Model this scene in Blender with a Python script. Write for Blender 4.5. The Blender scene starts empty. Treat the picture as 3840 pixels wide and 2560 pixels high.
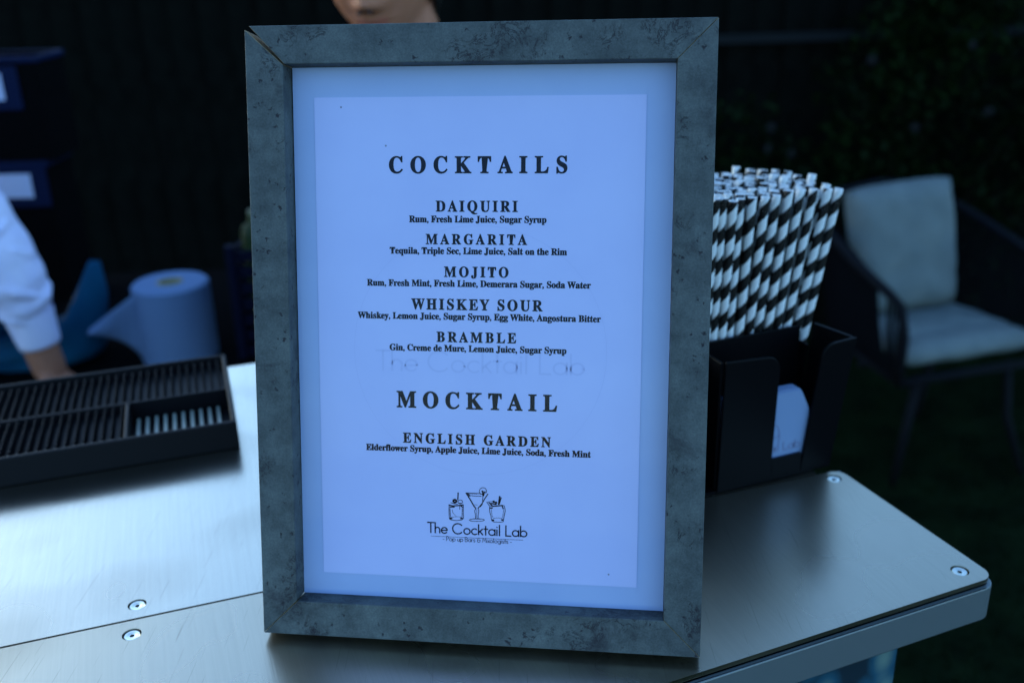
import bpy, bmesh, math, random
from mathutils import Vector, Matrix
from mathutils.geometry import tessellate_polygon
import numpy as np
random.seed(7); rng = np.random.default_rng(7)
R = math.radians; PI = math.pi
S = bpy.context.scene
COL = S.collection

# ------------------------------------------------------------------ camera
CAM = Vector((0.0254, -0.4625, 0.3704))
right = Vector((0.99957, -0.01096, -0.02726)); down = Vector((-0.02939, -0.37298, -0.92737)); fwd = Vector((0.0, 0.92778, -0.37314))
cd = bpy.data.cameras.new('camera'); cam = bpy.data.objects.new('camera', cd); COL.objects.link(cam)
cam.matrix_world = Matrix(((right.x, -down.x, -fwd.x, CAM.x), (right.y, -down.y, -fwd.y, CAM.y), (right.z, -down.z, -fwd.z, CAM.z), (0, 0, 0, 1)))
cd.sensor_width = 36; cd.lens = 35.2; cd.clip_start = 0.01; cd.clip_end = 500
cd.dof.use_dof = True; cd.dof.focus_distance = 0.53; cd.dof.aperture_fstop = 6.0; cd.dof.aperture_blades = 0
S.camera = cam

# ------------------------------------------------------------------ dusk sky and faint sun
SUN_EL, SUN_AZ = 12.0, -54.0        # azimuth measured from +Y towards +X
W = bpy.data.worlds.new('World'); S.world = W; W.use_nodes = True
nt = W.node_tree; bg = nt.nodes['Background']
sky = nt.nodes.new('ShaderNodeTexSky'); sky.sky_type = 'NISHITA'; sky.sun_disc = False
sky.sun_elevation = R(SUN_EL); sky.sun_rotation = R(SUN_AZ); sky.air_density = 1.0; sky.dust_density = 1.2; sky.ozone_density = 2.0
tint = nt.nodes.new('ShaderNodeMix'); tint.data_type = 'RGBA'; tint.blend_type = 'MULTIPLY'; tint.inputs[0].default_value = 1.0
tint.inputs[7].default_value = (0.68, 0.90, 1.12, 1)     # the camera's cool white balance
nt.links.new(sky.outputs[0], tint.inputs[6]); nt.links.new(tint.outputs[2], bg.inputs[0])
bg.inputs[1].default_value = 0.12
sd = bpy.data.lights.new('sun', 'SUN'); sd.energy = 0.06; sd.angle = R(15); sd.color = (0.8, 0.95, 1.0)
sun = bpy.data.objects.new('sun', sd); COL.objects.link(sun)
sdir = Vector((math.sin(R(SUN_AZ)) * math.cos(R(SUN_EL)), math.cos(R(SUN_AZ)) * math.cos(R(SUN_EL)), math.sin(R(SUN_EL))))
sun.rotation_euler = sdir.to_track_quat('Z', 'Y').to_euler(); sun.location = (0, 0, 5)
S.view_settings.view_transform = 'Standard'; S.view_settings.look = 'None'
S.view_settings.exposure = 2.2; S.view_settings.gamma = 1.0
GROUND = -1.15

# ------------------------------------------------------------------ helpers
def N(t, k, **kw):
    n = t.nodes.new(k)
    for a, b in kw.items(): setattr(n, a, b)
    return n
BLUISH = ('printed_paper', 'white_mount_board', 'white_cotton', 'white_label', 'show_through_print', 'grey_ink')
def mat(name, col, rough=0.6, metal=0.0, spec=0.5, var=None, bump=None, **extra):
    """var=(scale, detail, dark colour, light colour) noise tint; bump=(scale, distance)"""
    m = bpy.data.materials.new(name); m.use_nodes = True; t = m.node_tree; b = t.nodes['Principled BSDF']
    if name not in BLUISH:
        col = (col[0], col[1], col[2] * .84)
        if var: var = (var[0], var[1], (var[2][0], var[2][1], var[2][2] * .84), (var[3][0], var[3][1], var[3][2] * .84))
    b.inputs['Base Color'].default_value = (*col, 1); b.inputs['Roughness'].default_value = rough
    b.inputs['Metallic'].default_value = metal; b.inputs['Specular IOR Level'].default_value = spec
    for k, v in extra.items(): b.inputs[k.replace('_', ' ')].default_value = v
    tc = N(t, 'ShaderNodeTexCoord')
    if var:
        n = N(t, 'ShaderNodeTexNoise'); n.inputs['Scale'].default_value = var[0]; n.inputs['Detail'].default_value = var[1]
        r = N(t, 'ShaderNodeValToRGB'); r.color_ramp.elements[0].position = .3; r.color_ramp.elements[1].position = .7
        r.color_ramp.elements[0].color = (*var[2], 1); r.color_ramp.elements[1].color = (*var[3], 1)
        t.links.new(tc.outputs['Object'], n.inputs['Vector']); t.links.new(n.outputs['Fac'], r.inputs[0]); t.links.new(r.outputs[0], b.inputs['Base Color'])
    if bump:
        n = N(t, 'ShaderNodeTexNoise'); n.inputs['Scale'].default_value = bump[0]; n.inputs['Detail'].default_value = 4
        p = N(t, 'ShaderNodeBump'); p.inputs['Distance'].default_value = bump[1]; p.inputs['Strength'].default_value = .8
        t.links.new(tc.outputs['Object'], n.inputs['Vector']); t.links.new(n.outputs['Fac'], p.inputs['Height']); t.links.new(p.outputs[0], b.inputs['Normal'])
    return m
def tag(o, label=None, cat=None, group=None, kind=None):
    if label: o['label'] = label
    if cat: o['category'] = cat
    if group: o['group'] = group
    if kind: o['kind'] = kind
    return o
def obj(name, verts, faces, m, parent=None, mats=None, mi=None, smooth=False, bevel=0, loc=None):
    me = bpy.data.meshes.new(name); me.from_pydata([tuple(v) for v in verts], [], faces)
    for x in (mats or [m]): me.materials.append(x)
    if mi: me.polygons.foreach_set('material_index', mi)
    if smooth: me.polygons.foreach_set('use_smooth', [True] * len(me.polygons))
    me.update()
    o = bpy.data.objects.new(name, me); COL.objects.link(o)
    if parent: o.parent = parent
    if loc: o.location = loc
    if bevel:
        b = o.modifiers.new('bevel', 'BEVEL'); b.width = bevel; b.segments = 2; b.limit_method = 'ANGLE'; b.angle_limit = R(40)
    return o
def empty(name, loc=(0, 0, 0), rz=0.0):
    o = bpy.data.objects.new(name, None); COL.objects.link(o); o.location = loc; o.rotation_euler = (0, 0, rz); o.empty_display_size = .05
    return o
class MB:
    def __init__(s): s.v = []; s.f = []; s.mi = []
    def add(s, v, f, mi=0):
        n = len(s.v); s.v += [Vector(x) for x in v]; s.f += [tuple(i + n for i in q) for q in f]; s.mi += [mi] * len(f)
    def box(s, a, b, mi=0):
        x0, y0, z0 = a; x1, y1, z1 = b
        s.add([(x0, y0, z0), (x1, y0, z0), (x1, y1, z0), (x0, y1, z0), (x0, y0, z1), (x1, y0, z1), (x1, y1, z1), (x0, y1, z1)],
              [(0, 3, 2, 1), (4, 5, 6, 7), (0, 1, 5, 4), (1, 2, 6, 5), (2, 3, 7, 6), (3, 0, 4, 7)], mi)
    def prism(s, poly, z0, z1, ax=None, mi=0, holes=()):
        """poly in a plane (list of 2D), extruded; ax(p,z)->3D"""
        ax = ax or (lambda p, z: (p[0], p[1], z))
        loops = [list(poly)] + [list(h) for h in holes]
        flat = [p for l in loops for p in l]; n = len(flat); b = len(s.v)
        s.v += [Vector(ax(p, z0)) for p in flat] + [Vector(ax(p, z1)) for p in flat]
        tris = tessellate_polygon([[Vector((p[0], p[1], 0)) for p in l] for l in loops])
        for t_ in tris:
            s.f.append(tuple(b + i for i in reversed(t_))); s.f.append(tuple(b + n + i for i in t_)); s.mi += [mi, mi]
        k = 0
        for l in loops:
            for i in range(len(l)):
                j = (i + 1) % len(l); s.f.append((b + k + i, b + k + j, b + n + k + j, b + n + k + i)); s.mi.append(mi)
            k += len(l)
    def tube(s, pts, rs, seg=12, cap=True, mi=0, up=None):
        pts = [Vector(p) for p in pts]
        if not hasattr(rs, '__len__'): rs = [rs] * len(pts)
        b = len(s.v); prev = None
        for i, p in enumerate(pts):
            d = (pts[min(i + 1, len(pts) - 1)] - pts[max(i - 1, 0)]).normalized()
            if prev is None:
                a = Vector((0, 0, 1)) if abs(d.z) < .9 else Vector((1, 0, 0)); u = d.cross(a).normalized()
            else: u = (prev - d * prev.dot(d)).normalized()
            prev = u; w = d.cross(u); r = rs[i]
            ru, rw = (r if hasattr(r, '__len__') else (r, r))
            for k in range(seg):
                t_ = 2 * PI * k / seg; s.v.append(p + u * (ru * math.cos(t_)) + w * (rw * math.sin(t_)))
        for i in range(len(pts) - 1):
            for k in range(seg):
                k2 = (k + 1) % seg; s.f.append((b + i * seg + k, b + i * seg + k2, b + (i + 1) * seg + k2, b + (i + 1) * seg + k)); s.mi.append(mi)
        if cap:
            s.f.append(tuple(b + k for k in reversed(range(seg)))); s.f.append(tuple(b + (len(pts) - 1) * seg + k for k in range(seg))); s.mi += [mi, mi]
    def ball(s, c, r, seg=14, rings=9, mi=0):
        c = Vector(c); r = Vector((r, r, r)) if not hasattr(r, '__len__') else Vector(r)
        b = len(s.v); s.v.append(c + Vector((0, 0, r.z)))
        for i in range(1, rings):
            a = PI * i / rings
            for k in range(seg):
                t_ = 2 * PI * k / seg; s.v.append(c + Vector((r.x * math.sin(a) * math.cos(t_), r.y * math.sin(a) * math.sin(t_), r.z * math.cos(a))))
        s.v.append(c - Vector((0, 0, r.z))); last = len(s.v) - 1
        for k in range(seg):
            k2 = (k + 1) % seg
            s.f.append((b, b + 1 + k, b + 1 + k2)); s.mi.append(mi)
            for i in range(rings - 2):
                q = b + 1 + i * seg; s.f.append((q + k, q + seg + k, q + seg + k2, q + k2)); s.mi.append(mi)
            q = b + 1 + (rings - 2) * seg; s.f.append((q + k, last, q + k2)); s.mi.append(mi)
    def build(s, name, m, parent=None, smooth=False, bevel=0, mats=None, fix=True, loc=None):
        o = obj(name, s.v, s.f, m, parent, mats=mats, mi=s.mi if mats else None, smooth=smooth, bevel=bevel, loc=loc)
        if fix:
            bm = bmesh.new(); bm.from_mesh(o.data); bmesh.ops.recalc_face_normals(bm, faces=bm.faces); bm.to_mesh(o.data); bm.free()
        return o
def dup(root, **kw):
    r = root.copy(); COL.objects.link(r)
    for ch in root.children:
        c = ch.copy(); COL.objects.link(c); c.parent = r
        for g in ch.children:
            d = g.copy(); COL.objects.link(d); d.parent = c
    return r
def evaluated(o):
    bpy.context.view_layer.update()
    me = bpy.data.meshes.new_from_object(o.evaluated_get(bpy.context.evaluated_depsgraph_get()))
    return me

# ------------------------------------------------------------------ materials
def concrete():
    m = bpy.data.materials.new('concrete_look_laminate'); m.use_nodes = True; t = m.node_tree; b = t.nodes['Principled BSDF']; L = t.links.new
    tc = N(t, 'ShaderNodeTexCoord')
    def noise(sc, det=6, ro=.6, dist=0):
        n = N(t, 'ShaderNodeTexNoise'); n.inputs['Scale'].default_value = sc; n.inputs['Detail'].default_value = det; n.inputs['Roughness'].default_value = ro; n.inputs['Distortion'].default_value = dist
        L(tc.outputs['Object'], n.inputs['Vector']); return n
    def ramp(src, a, bb, ca, cb):
        r = N(t, 'ShaderNodeValToRGB'); r.color_ramp.elements[0].position = a; r.color_ramp.elements[1].position = bb
        r.color_ramp.elements[0].color = (*ca, 1); r.color_ramp.elements[1].color = (*cb, 1); L(src, r.inputs[0]); return r
    base = ramp(noise(45, 10, .72).outputs['Fac'], .34, .68, (.040, .049, .050), (.112, .132, .126))
    fine = ramp(noise(900, 4, .8).outputs['Fac'], .3, .75, (.66, .66, .66), (1.28, 1.28, 1.28))
    mx = N(t, 'ShaderNodeMix', data_type='RGBA', blend_type='MULTIPLY'); mx.inputs[0].default_value = 1; L(base.outputs[0], mx.inputs[6]); L(fine.outputs[0], mx.inputs[7])
    # dark stains with soft edges
    st = ramp(noise(24, 7, .72, .5).outputs['Fac'], .57, .69, (1, 1, 1), (.45, .43, .48))
    m2 = N(t, 'ShaderNodeMix', data_type='RGBA', blend_type='MULTIPLY'); m2.inputs[0].default_value = 1; L(mx.outputs[2], m2.inputs[6]); L(st.outputs[0], m2.inputs[7])
    # pits: voronoi cells kept where a coarse noise is high
    vo = N(t, 'ShaderNodeTexVoronoi'); vo.inputs['Scale'].default_value = 190; vo.inputs['Randomness'].default_value = 1
    dn = noise(500, 3); av = N(t, 'ShaderNodeVectorMath', operation='MULTIPLY_ADD'); av.inputs[1].default_value = (.006, .006, .006)
    L(dn.outputs['Color'], av.inputs[0]); L(tc.outputs['Object'], av.inputs[2]); L(av.outputs[0], vo.inputs['Vector'])
    pit = ramp(vo.outputs['Distance'], .17, .27, (1, 1, 1), (0, 0, 0))
    msk = ramp(noise(70, 3).outputs['Fac'], .52, .57, (0, 0, 0), (1, 1, 1))
    pm = N(t, 'ShaderNodeMath', operation='MULTIPLY'); L(pit.outputs[0], pm.inputs[0]); L(msk.outputs[0], pm.inputs[1])
    # thin cracks: ridges of a noise
    cr = noise(75, 6, .75, 1.6); ab = N(t, 'ShaderNodeMath', operation='SUBTRACT'); ab.inputs[1].default_value = .5; L(cr.outputs['Fac'], ab.inputs[0])
    a2 = N(t, 'ShaderNodeMath', operation='ABSOLUTE'); L(ab.outputs[0], a2.inputs[0])
    cl = ramp(a2.outputs[0], .010, .024, (1, 1, 1), (0, 0, 0)); cm = ramp(noise(26, 4).outputs['Fac'], .555, .60, (0, 0, 0), (1, 1, 1))
    cmm = N(t, 'ShaderNodeMath', operation='MULTIPLY'); L(cl.outputs[0], cmm.inputs[0]); L(cm.outputs[0], cmm.inputs[1])
    mxx = N(t, 'ShaderNodeMath', operation='MAXIMUM'); L(pm.outputs[0], mxx.inputs[0]); L(cmm.outputs[0], mxx.inputs[1])
    m3 = N(t, 'ShaderNodeMix', data_type='RGBA'); L(mxx.outputs[0], m3.inputs[0]); L(m2.outputs[2], m3.inputs[6]); m3.inputs[7].default_value = (.016, .015, .019, 1)
    L(m3.outputs[2], b.inputs['Base Color']); b.inputs['Roughness'].default_value = .62; b.inputs['Specular IOR Level'].default_value = .3
    bp = N(t, 'ShaderNodeBump'); bp.inputs['Distance'].default_value = -.0002; bp.inputs['Strength'].default_value = .5; L(mxx.outputs[0], bp.inputs['Height']); L(bp.outputs[0], b.inputs['Normal'])
    return m
def brushed(name, ang, rough=.2, col=(.59, .54, .44), dirt=True):
    m = bpy.data.materials.new(name); m.use_nodes = True; t = m.node_tree; b = t.nodes['Principled BSDF']; L = t.links.new
    tc = N(t, 'ShaderNodeTexCoord')
    rot = N(t, 'ShaderNodeMapping'); rot.inputs['Rotation'].default_value = (0, 0, -ang); L(tc.outputs['Object'], rot.inputs['Vector'])
    def st(sx, sy, det=3):
        mp = N(t, 'ShaderNodeMapping'); mp.inputs['Scale'].default_value = (sx, sy, 1); L(rot.outputs[0], mp.inputs['Vector'])
        n = N(t, 'ShaderNodeTexNoise'); n.inputs['Scale'].default_value = 1; n.inputs['Detail'].default_value = det; L(mp.outputs[0], n.inputs['Vector']); return n
    s1 = st(1300, 22); s2 = st(420, 9)
    mx = N(t, 'ShaderNodeMath', operation='ADD'); L(s1.outputs['Fac'], mx.inputs[0]); L(s2.outputs['Fac'], mx.inputs[1])
    cr = N(t, 'ShaderNodeMapRange'); cr.inputs[1].default_value = .7; cr.inputs[2].default_value = 1.3; cr.inputs[3].default_value = .96; cr.inputs[4].default_value = 1.03; L(mx.outputs[0], cr.inputs[0])
    cm = N(t, 'ShaderNodeMix', data_type='RGBA', blend_type='MULTIPLY'); cm.inputs[0].default_value = 1; cm.inputs[6].default_value = (*col, 1); L(cr.outputs[0], cm.inputs[7])
    out = cm.outputs[2]
    # smears and water marks dull the polish
    n = N(t, 'ShaderNodeTexNoise'); n.inputs['Scale'].default_value = 9; n.inputs['Detail'].default_value = 1.5; L(tc.outputs['Object'], n.inputs['Vector'])
    rr = N(t, 'ShaderNodeMapRange'); rr.inputs[1].default_value = .35; rr.inputs[2].default_value = .7; rr.inputs[3].default_value = rough - .03; rr.inputs[4].default_value = rough + .09; L(n.outputs['Fac'], rr.inputs[0])
    L(rr.outputs[0], b.inputs['Roughness'])
    dm = N(t, 'ShaderNodeMapRange'); dm.inputs[1].default_value = .55; dm.inputs[2].default_value = .72; dm.inputs[3].default_value = 1; dm.inputs[4].default_value = .80; L(n.outputs['Fac'], dm.inputs[0])
    c2 = N(t, 'ShaderNodeMix', data_type='RGBA', blend_type='MULTIPLY'); c2.inputs[0].default_value = 1; L(out, c2.inputs[6]); L(dm.outputs[0], c2.inputs[7])
    # short fine scratches in three directions
    prev = c2.outputs[2]
    for q, (ra, lim) in enumerate(((.5, .735), (-.25, .72), (1.35, .75))):
        mp = N(t, 'ShaderNodeMapping'); mp.inputs['Rotation'].default_value = (0, 0, ra - ang); mp.inputs['Scale'].default_value = (900, 16, 1); mp.inputs['Location'].default_value = (q * 7.7, q * 3.1, 0)
        L(tc.outputs['Object'], mp.inputs[0]); v = N(t, 'ShaderNodeTexNoise'); v.inputs['Scale'].default_value = 1; v.inputs['Detail'].default_value = 1; L(mp.outputs[0], v.inputs['Vector'])
        sc = N(t, 'ShaderNodeMapRange'); sc.inputs[1].default_value = lim; sc.inputs[2].default_value = lim + .03; sc.inputs[3].default_value = 1; sc.inputs[4].default_value = .80; L(v.outputs['Fac'], sc.inputs[0])
        c3 = N(t, 'ShaderNodeMix', data_type='RGBA', blend_type='MULTIPLY'); c3.inputs[0].default_value = 1; L(prev, c3.inputs[6]); L(sc.outputs[0], c3.inputs[7]); prev = c3.outputs[2]
    L(c3.outputs[2], b.inputs['Base Color']); b.inputs['Metallic'].default_value = 1
    bp = N(t, 'ShaderNodeBump'); bp.inputs['Distance'].default_value = .00006; bp.inputs['Strength'].default_value = .5; L(mx.outputs[0], bp.inputs['Height']); L(bp.outputs[0], b.inputs['Normal'])
    return m
M = {}
M['concrete'] = concrete()
M['steel'] = brushed('brushed_steel', R(18))
M['steel2'] = brushed('brushed_steel_front', R(20), .28, (.52, .455, .345))
M['screw'] = mat('screw_steel', (.78, .78, .82), .32, 1)
M['dark_gap'] = mat('dark_recess', (.01, .01, .012), .9)
M['mdf'] = mat('raw_fibreboard', (.26, .20, .13), .9, var=(400, 3, (.18, .13, .08), (.34, .27, .18)))
def paper(name, c1, c2):
    m = mat(name, c1, .55, spec=.25, var=(35, 3, c1, c2)); t = m.node_tree; b = t.nodes['Principled BSDF']; src = b.inputs['Base Color'].links[0].from_socket
    tc = N(t, 'ShaderNodeTexCoord'); vo = N(t, 'ShaderNodeTexVoronoi'); vo.inputs['Scale'].default_value = 34; t.links.new(tc.outputs['Object'], vo.inputs['Vector'])
    rp = N(t, 'ShaderNodeMapRange'); rp.inputs[1].default_value = .012; rp.inputs[2].default_value = .022; rp.inputs[3].default_value = .30; rp.inputs[4].default_value = 1; t.links.new(vo.outputs['Distance'], rp.inputs[0])
    mx = N(t, 'ShaderNodeMix', data_type='RGBA', blend_type='MULTIPLY'); mx.inputs[0].default_value = 1; t.links.new(src, mx.inputs[6]); t.links.new(rp.outputs[0], mx.inputs[7]); t.links.new(mx.outputs[2], b.inputs['Base Color'])
    return m
M['sheet'] = paper('printed_paper', (.530, .545, .83), (.555, .57, .85))
M['mount'] = paper('white_mount_board', (.375, .455, .70), (.40, .48, .72))
M['ink'] = mat('black_ink', (.006, .006, .016), .7, spec=.05)
M['ink2'] = mat('show_through_print', (.490, .51, .785), .55, spec=.2)
M['grey_ink'] = mat('grey_ink', (.16, .18, .30), .5, spec=.2)
M['rubber'] = mat('black_rubber', (.005, .005, .0075), .5, spec=.15, bump=(600, .0002))
M['bar_grey'] = mat('painted_slot_gleam', (.26, .28, .27), .4)  # pale colour stands for sky-bright steel seen through the mat's slots
M['acrylic'] = mat('black_plastic', (.002, .0024, .004), .42, spec=.08, bump=(300, .00005))
M['straw_w'] = mat('straw_white_paper', (.72, .76, .90), .6, spec=.2)
M['straw_k'] = mat('straw_black_print', (.008, .008, .009), .5, spec=.2)
M['napkin'] = mat('napkin_paper', (.20, .28, .52), .8, spec=.1, bump=(900, .0002))
M['fence'] = mat('black_stained_timber', (.004, .005, .005), .85, spec=.03, var=(12, 5, (.0022, .0026, .0026), (.0052, .006, .0058)), bump=(40, .002))
M['grass'] = mat('artificial_grass', (.005, .012, .005), .85, spec=.03, var=(9, 5, (.003, .007, .003), (.0085, .018, .007)))
M['leaf'] = mat('leaf_green', (.01, .02, .008), .6, spec=.05, var=(5, 3, (.001, .002, .001), (.007, .019, .004)))
M['stem'] = mat('woody_stem', (.010, .009, .007), .9, spec=.03)
M['flower'] = mat('pale_petal', (.016, .016, .020), .9, spec=.02)
M['cushion'] = mat('grey_outdoor_fabric', (.24, .27, .29), .9, spec=.2, var=(14, 4, (.122, .148, .172), (.158, .185, .210)), bump=(25, .006))
M['rope'] = mat('charcoal_rope', (.004, .0045, .007), .8, spec=.04)
M['chair_metal'] = mat('charcoal_powder_coat', (.006, .007, .011), .7, spec=.08)
M['shirt'] = mat('white_cotton', (.80, .78, 1.0), .85, spec=.15, var=(18, 4, (.76, .74, .98), (.84, .82, 1.0)), bump=(30, .006))
M['skin'] = mat('skin', (.40, .17, .12), .6, spec=.1, var=(25, 4, (.35, .14, .09), (.45, .19, .14)), Subsurface_Weight=.12, Subsurface_Radius=(.02, .008, .004))
M['lip'] = mat('lip', (.42, .13, .10), .5)
M['hair'] = mat('dark_hair', (.008, .006, .005), .45, bump=(120, .004))
M['nostril'] = mat('nostril_shade', (.035, .012, .010), .8)
M['eye'] = mat('eye', (.10, .07, .06), .3); M['iris'] = mat('iris', (.02, .015, .01), .2)
M['black_cloth'] = mat('black_cloth', (.003, .003, .004), .95, spec=.02, bump=(20, .008))
M['roll'] = mat('blue_paper_towel', (.155, .235, .45), .9, spec=.1, bump=(250, .0006))
M['card'] = mat('cardboard_core', (.30, .26, .16), .85)
M['teal'] = mat('blue_plastic_sheet', (.003, .07, .17), .6, spec=.1, var=(8, 3, (.002, .05, .13), (.004, .09, .2)))
M['navy'] = mat('navy_plastic', (.002, .0075, .040), .6, spec=.1)
M['navy_dim'] = mat('dark_navy_plastic', (.002, .004, .022), .6, spec=.1)
M['label'] = mat('white_label', (.50, .55, .72), .6)
M['bottle'] = mat('green_bottle', (.012, .03, .008), .5, spec=.15)

# ------------------------------------------------------------------ ground
ground = obj('lawn', [(-30, -20, GROUND), (30, -20, GROUND), (30, 40, GROUND), (-30, 40, GROUND)], [(0, 1, 2, 3)], M['grass'])
tag(ground, 'dark artificial lawn under the bar and the garden chair', None, kind='structure')
n = 60000
gx = rng.uniform(.35, 2.9, n); gy = rng.uniform(.1, 3.36, n); a = rng.uniform(0, PI, n); h = rng.uniform(.012, .028, n); w_ = .0022; lx = rng.normal(0, .009, n); ly = rng.normal(0, .009, n)
gv = np.empty((n * 3, 3)); gv[0::3] = np.stack([gx - np.cos(a) * w_, gy - np.sin(a) * w_, np.full(n, GROUND)], 1); gv[1::3] = np.stack([gx + np.cos(a) * w_, gy + np.sin(a) * w_, np.full(n, GROUND)], 1); gv[2::3] = np.stack([gx + lx, gy + ly, GROUND + h], 1)
me = bpy.data.meshes.new('grass'); me.from_pydata(gv.tolist(), [], np.arange(n * 3).reshape(-1, 3).tolist()); me.materials.append(M['grass'])
g = bpy.data.objects.new('grass', me); COL.objects.link(g); tag(g, 'short dark green artificial turf blades right of the bar', 'grass', kind='stuff')

# ------------------------------------------------------------------ fence
fence = empty('fence', (0, 3.4, GROUND)); tag(fence, 'tall black timber fence of upright overlapping boards closing the garden', 'fence')
bb = MB(); bb.box((-.062, 0, 0), (.058, .012, 1.95)); first = None
for i in range(80):
    x = -4.7 + i * .108
    if first is None: o = bb.build('board', M['fence'], fence); first = o
    else: o = first.copy(); COL.objects.link(o)
    o.location = (x, .004 * (i % 2) + random.uniform(0, .003), random.uniform(-.01, .01)); o.rotation_euler = (0, random.uniform(-.003, .003), R(5.5))
r_ = MB(); r_.box((.2, -.032, 1.135), (3.9, -.004, 1.168)); r_.build('rail', mat('weathered_rail', (.012, .014, .018), .8, spec=.05), fence, bevel=.003)
r_ = MB(); r_.box((-4.8, -.006, 1.955), (3.95, .036, 1.99)); r_.build('capping_rail', M['fence'], fence, bevel=.003)

# ------------------------------------------------------------------ climbing shrub
def shrub(name, label, base, blobs, nleaf, flowers, cat='shrub'):
    root = empty(name, base); tag(root, label, cat)
    bx = Vector(base); vs = []; fs = []
    for i in range(nleaf):
        c, r = random.choice(blobs); c = Vector(c)
        d = Vector((random.gauss(0, 1), random.gauss(0, 1), random.gauss(0, 1))).normalized() * (random.random() ** .45)
        p = c + Vector((d.x * r[0], d.y * r[1], d.z * r[2])) - bx
        if p.y + bx.y > 3.36: continue
        L_ = random.uniform(.025, .05); q = Matrix.Rotation(random.uniform(0, 2 * PI), 3, 'Z') @ Matrix.Rotation(random.uniform(-1.1, 1.1), 3, 'X') @ Matrix.Rotation(random.uniform(-.8, .8), 3, 'Y')
        k = len(vs)
        for u_ in ((0, 0, 0), (.28, .5, .06), (0, 1, -.04), (-.28, .5, .06)): vs.append(p + q @ (Vector(u_) * L_))
        fs += [(k, k + 1, k + 2), (k, k + 2, k + 3)]
    tag(obj('foliage', vs, fs, M['leaf'], root), kind='stuff')
    st = MB()
    for c, r in blobs:
        c = Vector(c) - bx; pts = [Vector((random.uniform(-.03, .03), random.uniform(-.02, .02), 0))]
        for k in range(1, 6):
            f_ = k / 5; pts.append(Vector((c.x * f_ + random.uniform(-.03, .03), c.y * f_, c.z * f_)))
        st.tube(pts, [.012 * (1 - .6 * k / 5) for k in range(6)], 7)
    st.build('stem', M['stem'], root, smooth=True)
    fl = None
    for p in flowers:
        if fl is None:
            f_ = MB()
            for k in range(5):
                a_ = 2 * PI * k / 5; f_.ball((.009 * math.cos(a_), -.004, .009 * math.sin(a_)), (.009, .004, .009), 8, 5)
            f_.ball((0, -.007, 0), (.004, .004, .004), 8, 5)
            fl = f_.build('flower', M['flower'], root, smooth=True); o = fl
        else: o = fl.copy(); COL.objects.link(o)
        o.location = Vector(p) - bx; o.rotation_euler = (random.uniform(-.5, .5), random.uniform(0, 3), random.uniform(-.5, .5))
    return root
shrub('climbing_shrub', 'dark leafy climbing shrub dotted with tiny pale flowers against the fence', (1.5, 3.25, GROUND),
      [((1.45, 3.2, -.15), (.33, .14, .33)), ((1.9, 3.2, -.25), (.4, .14, .4)), ((1.35, 3.2, -.55), (.35, .16, .3)), ((1.75, 3.2, -.7), (.5, .16, .35)), ((2.3, 3.2, -.3), (.35, .15, .4)), ((1.6, 3.2, .12), (.25, .1, .2))],
      7000, [(1.277, 3.04, -.048), (1.615, 3.05, -.008), (1.70, 3.04, -.231), (1.04, 3.1, -.371), (1.45, 3.04, -.28)])
shrub('low_shrub', 'small loose green shrub behind the striped straws, two pale blooms on it', (.92, 3.2, GROUND),
      [((.85, 3.2, -.45), (.3, .13, .3)), ((.75, 3.2, -.75), (.3, .14, .3)), ((1.0, 3.2, -.62), (.28, .14, .3))], 2200, [(.953, 3.06, -.269), (.942, 3.05, -.340)])

# ------------------------------------------------------------------ bar counter
SEAM = .328
def yseam(x): return .010 + SEAM * (x + .274)
def yfront(x): return -.036 + .399 * (x - .102)
def roundc(poly, idx, r, seg=8):
    out = []
    for i, p in enumerate(poly):
        if i not in idx: out.append(p); continue
        p = Vector(p); a_ = (Vector(poly[i - 1]) - p).normalized(); b_ = (Vector(poly[(i + 1) % len(poly)]) - p).normalized()
        ang = a_.angle(b_); t_ = r / math.tan(ang / 2); c = p + (a_ + b_).normalized() * (r / math.sin(ang / 2))
        s_ = p + a_ * t_ - c; e_ = p + b_ * t_ - c
        a0 = math.atan2(s_.y, s_.x); da = (math.atan2(e_.y, e_.x) - a0 + PI) % (2 * PI) - PI
        for k in range(seg + 1):
            q = a0 + da * k / seg; out.append((c.x + r * math.cos(q), c.y + r * math.sin(q)))
    return out
def circ(c, r, n=28): return [(c[0] + r * math.cos(2 * PI * k / n), c[1] + r * math.sin(2 * PI * k / n)) for k in range(n)]
bar = empty('bar_counter', (0, 0, GROUND)); tag(bar, 'portable bar with brushed steel top, screwed panels and a leaf-print front', 'bar')
Z0 = -GROUND
SCR = [(-.208, .0470), (-.2015, .0185), (.2565, .1735), (.2985, .0570)]
gap = .0009
front_poly = [(-.75, yfront(-.75)), (.3172, .0500), (.2655, .1905 - .0), (-.75, yseam(-.75) - gap)]
front_poly[2] = (.2645, yseam(.2645) - gap)
fp = roundc(front_poly, {1, 2}, .009)
b_ = MB(); b_.prism(fp, Z0 - .003, Z0, holes=[circ(SCR[k], .0055) for k in (1, 2, 3)])
o = b_.build('front_top_panel', M['steel2'], bar)
def yback(x): return .421 + SEAM * (x + .225)
bp_ = [(-.80, yseam(-.80) + gap), (.246, yseam(.246) + gap), (.246 - .345 * .37, yback(.118)), (-.80, yback(-.80))]
bp_ = roundc(bp_, {2}, .01)
b_ = MB(); b_.prism(bp_, Z0 - .003, Z0, holes=[circ(SCR[0], .0055)])
o = b_.build('back_top_panel', M['steel'], bar)
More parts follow.
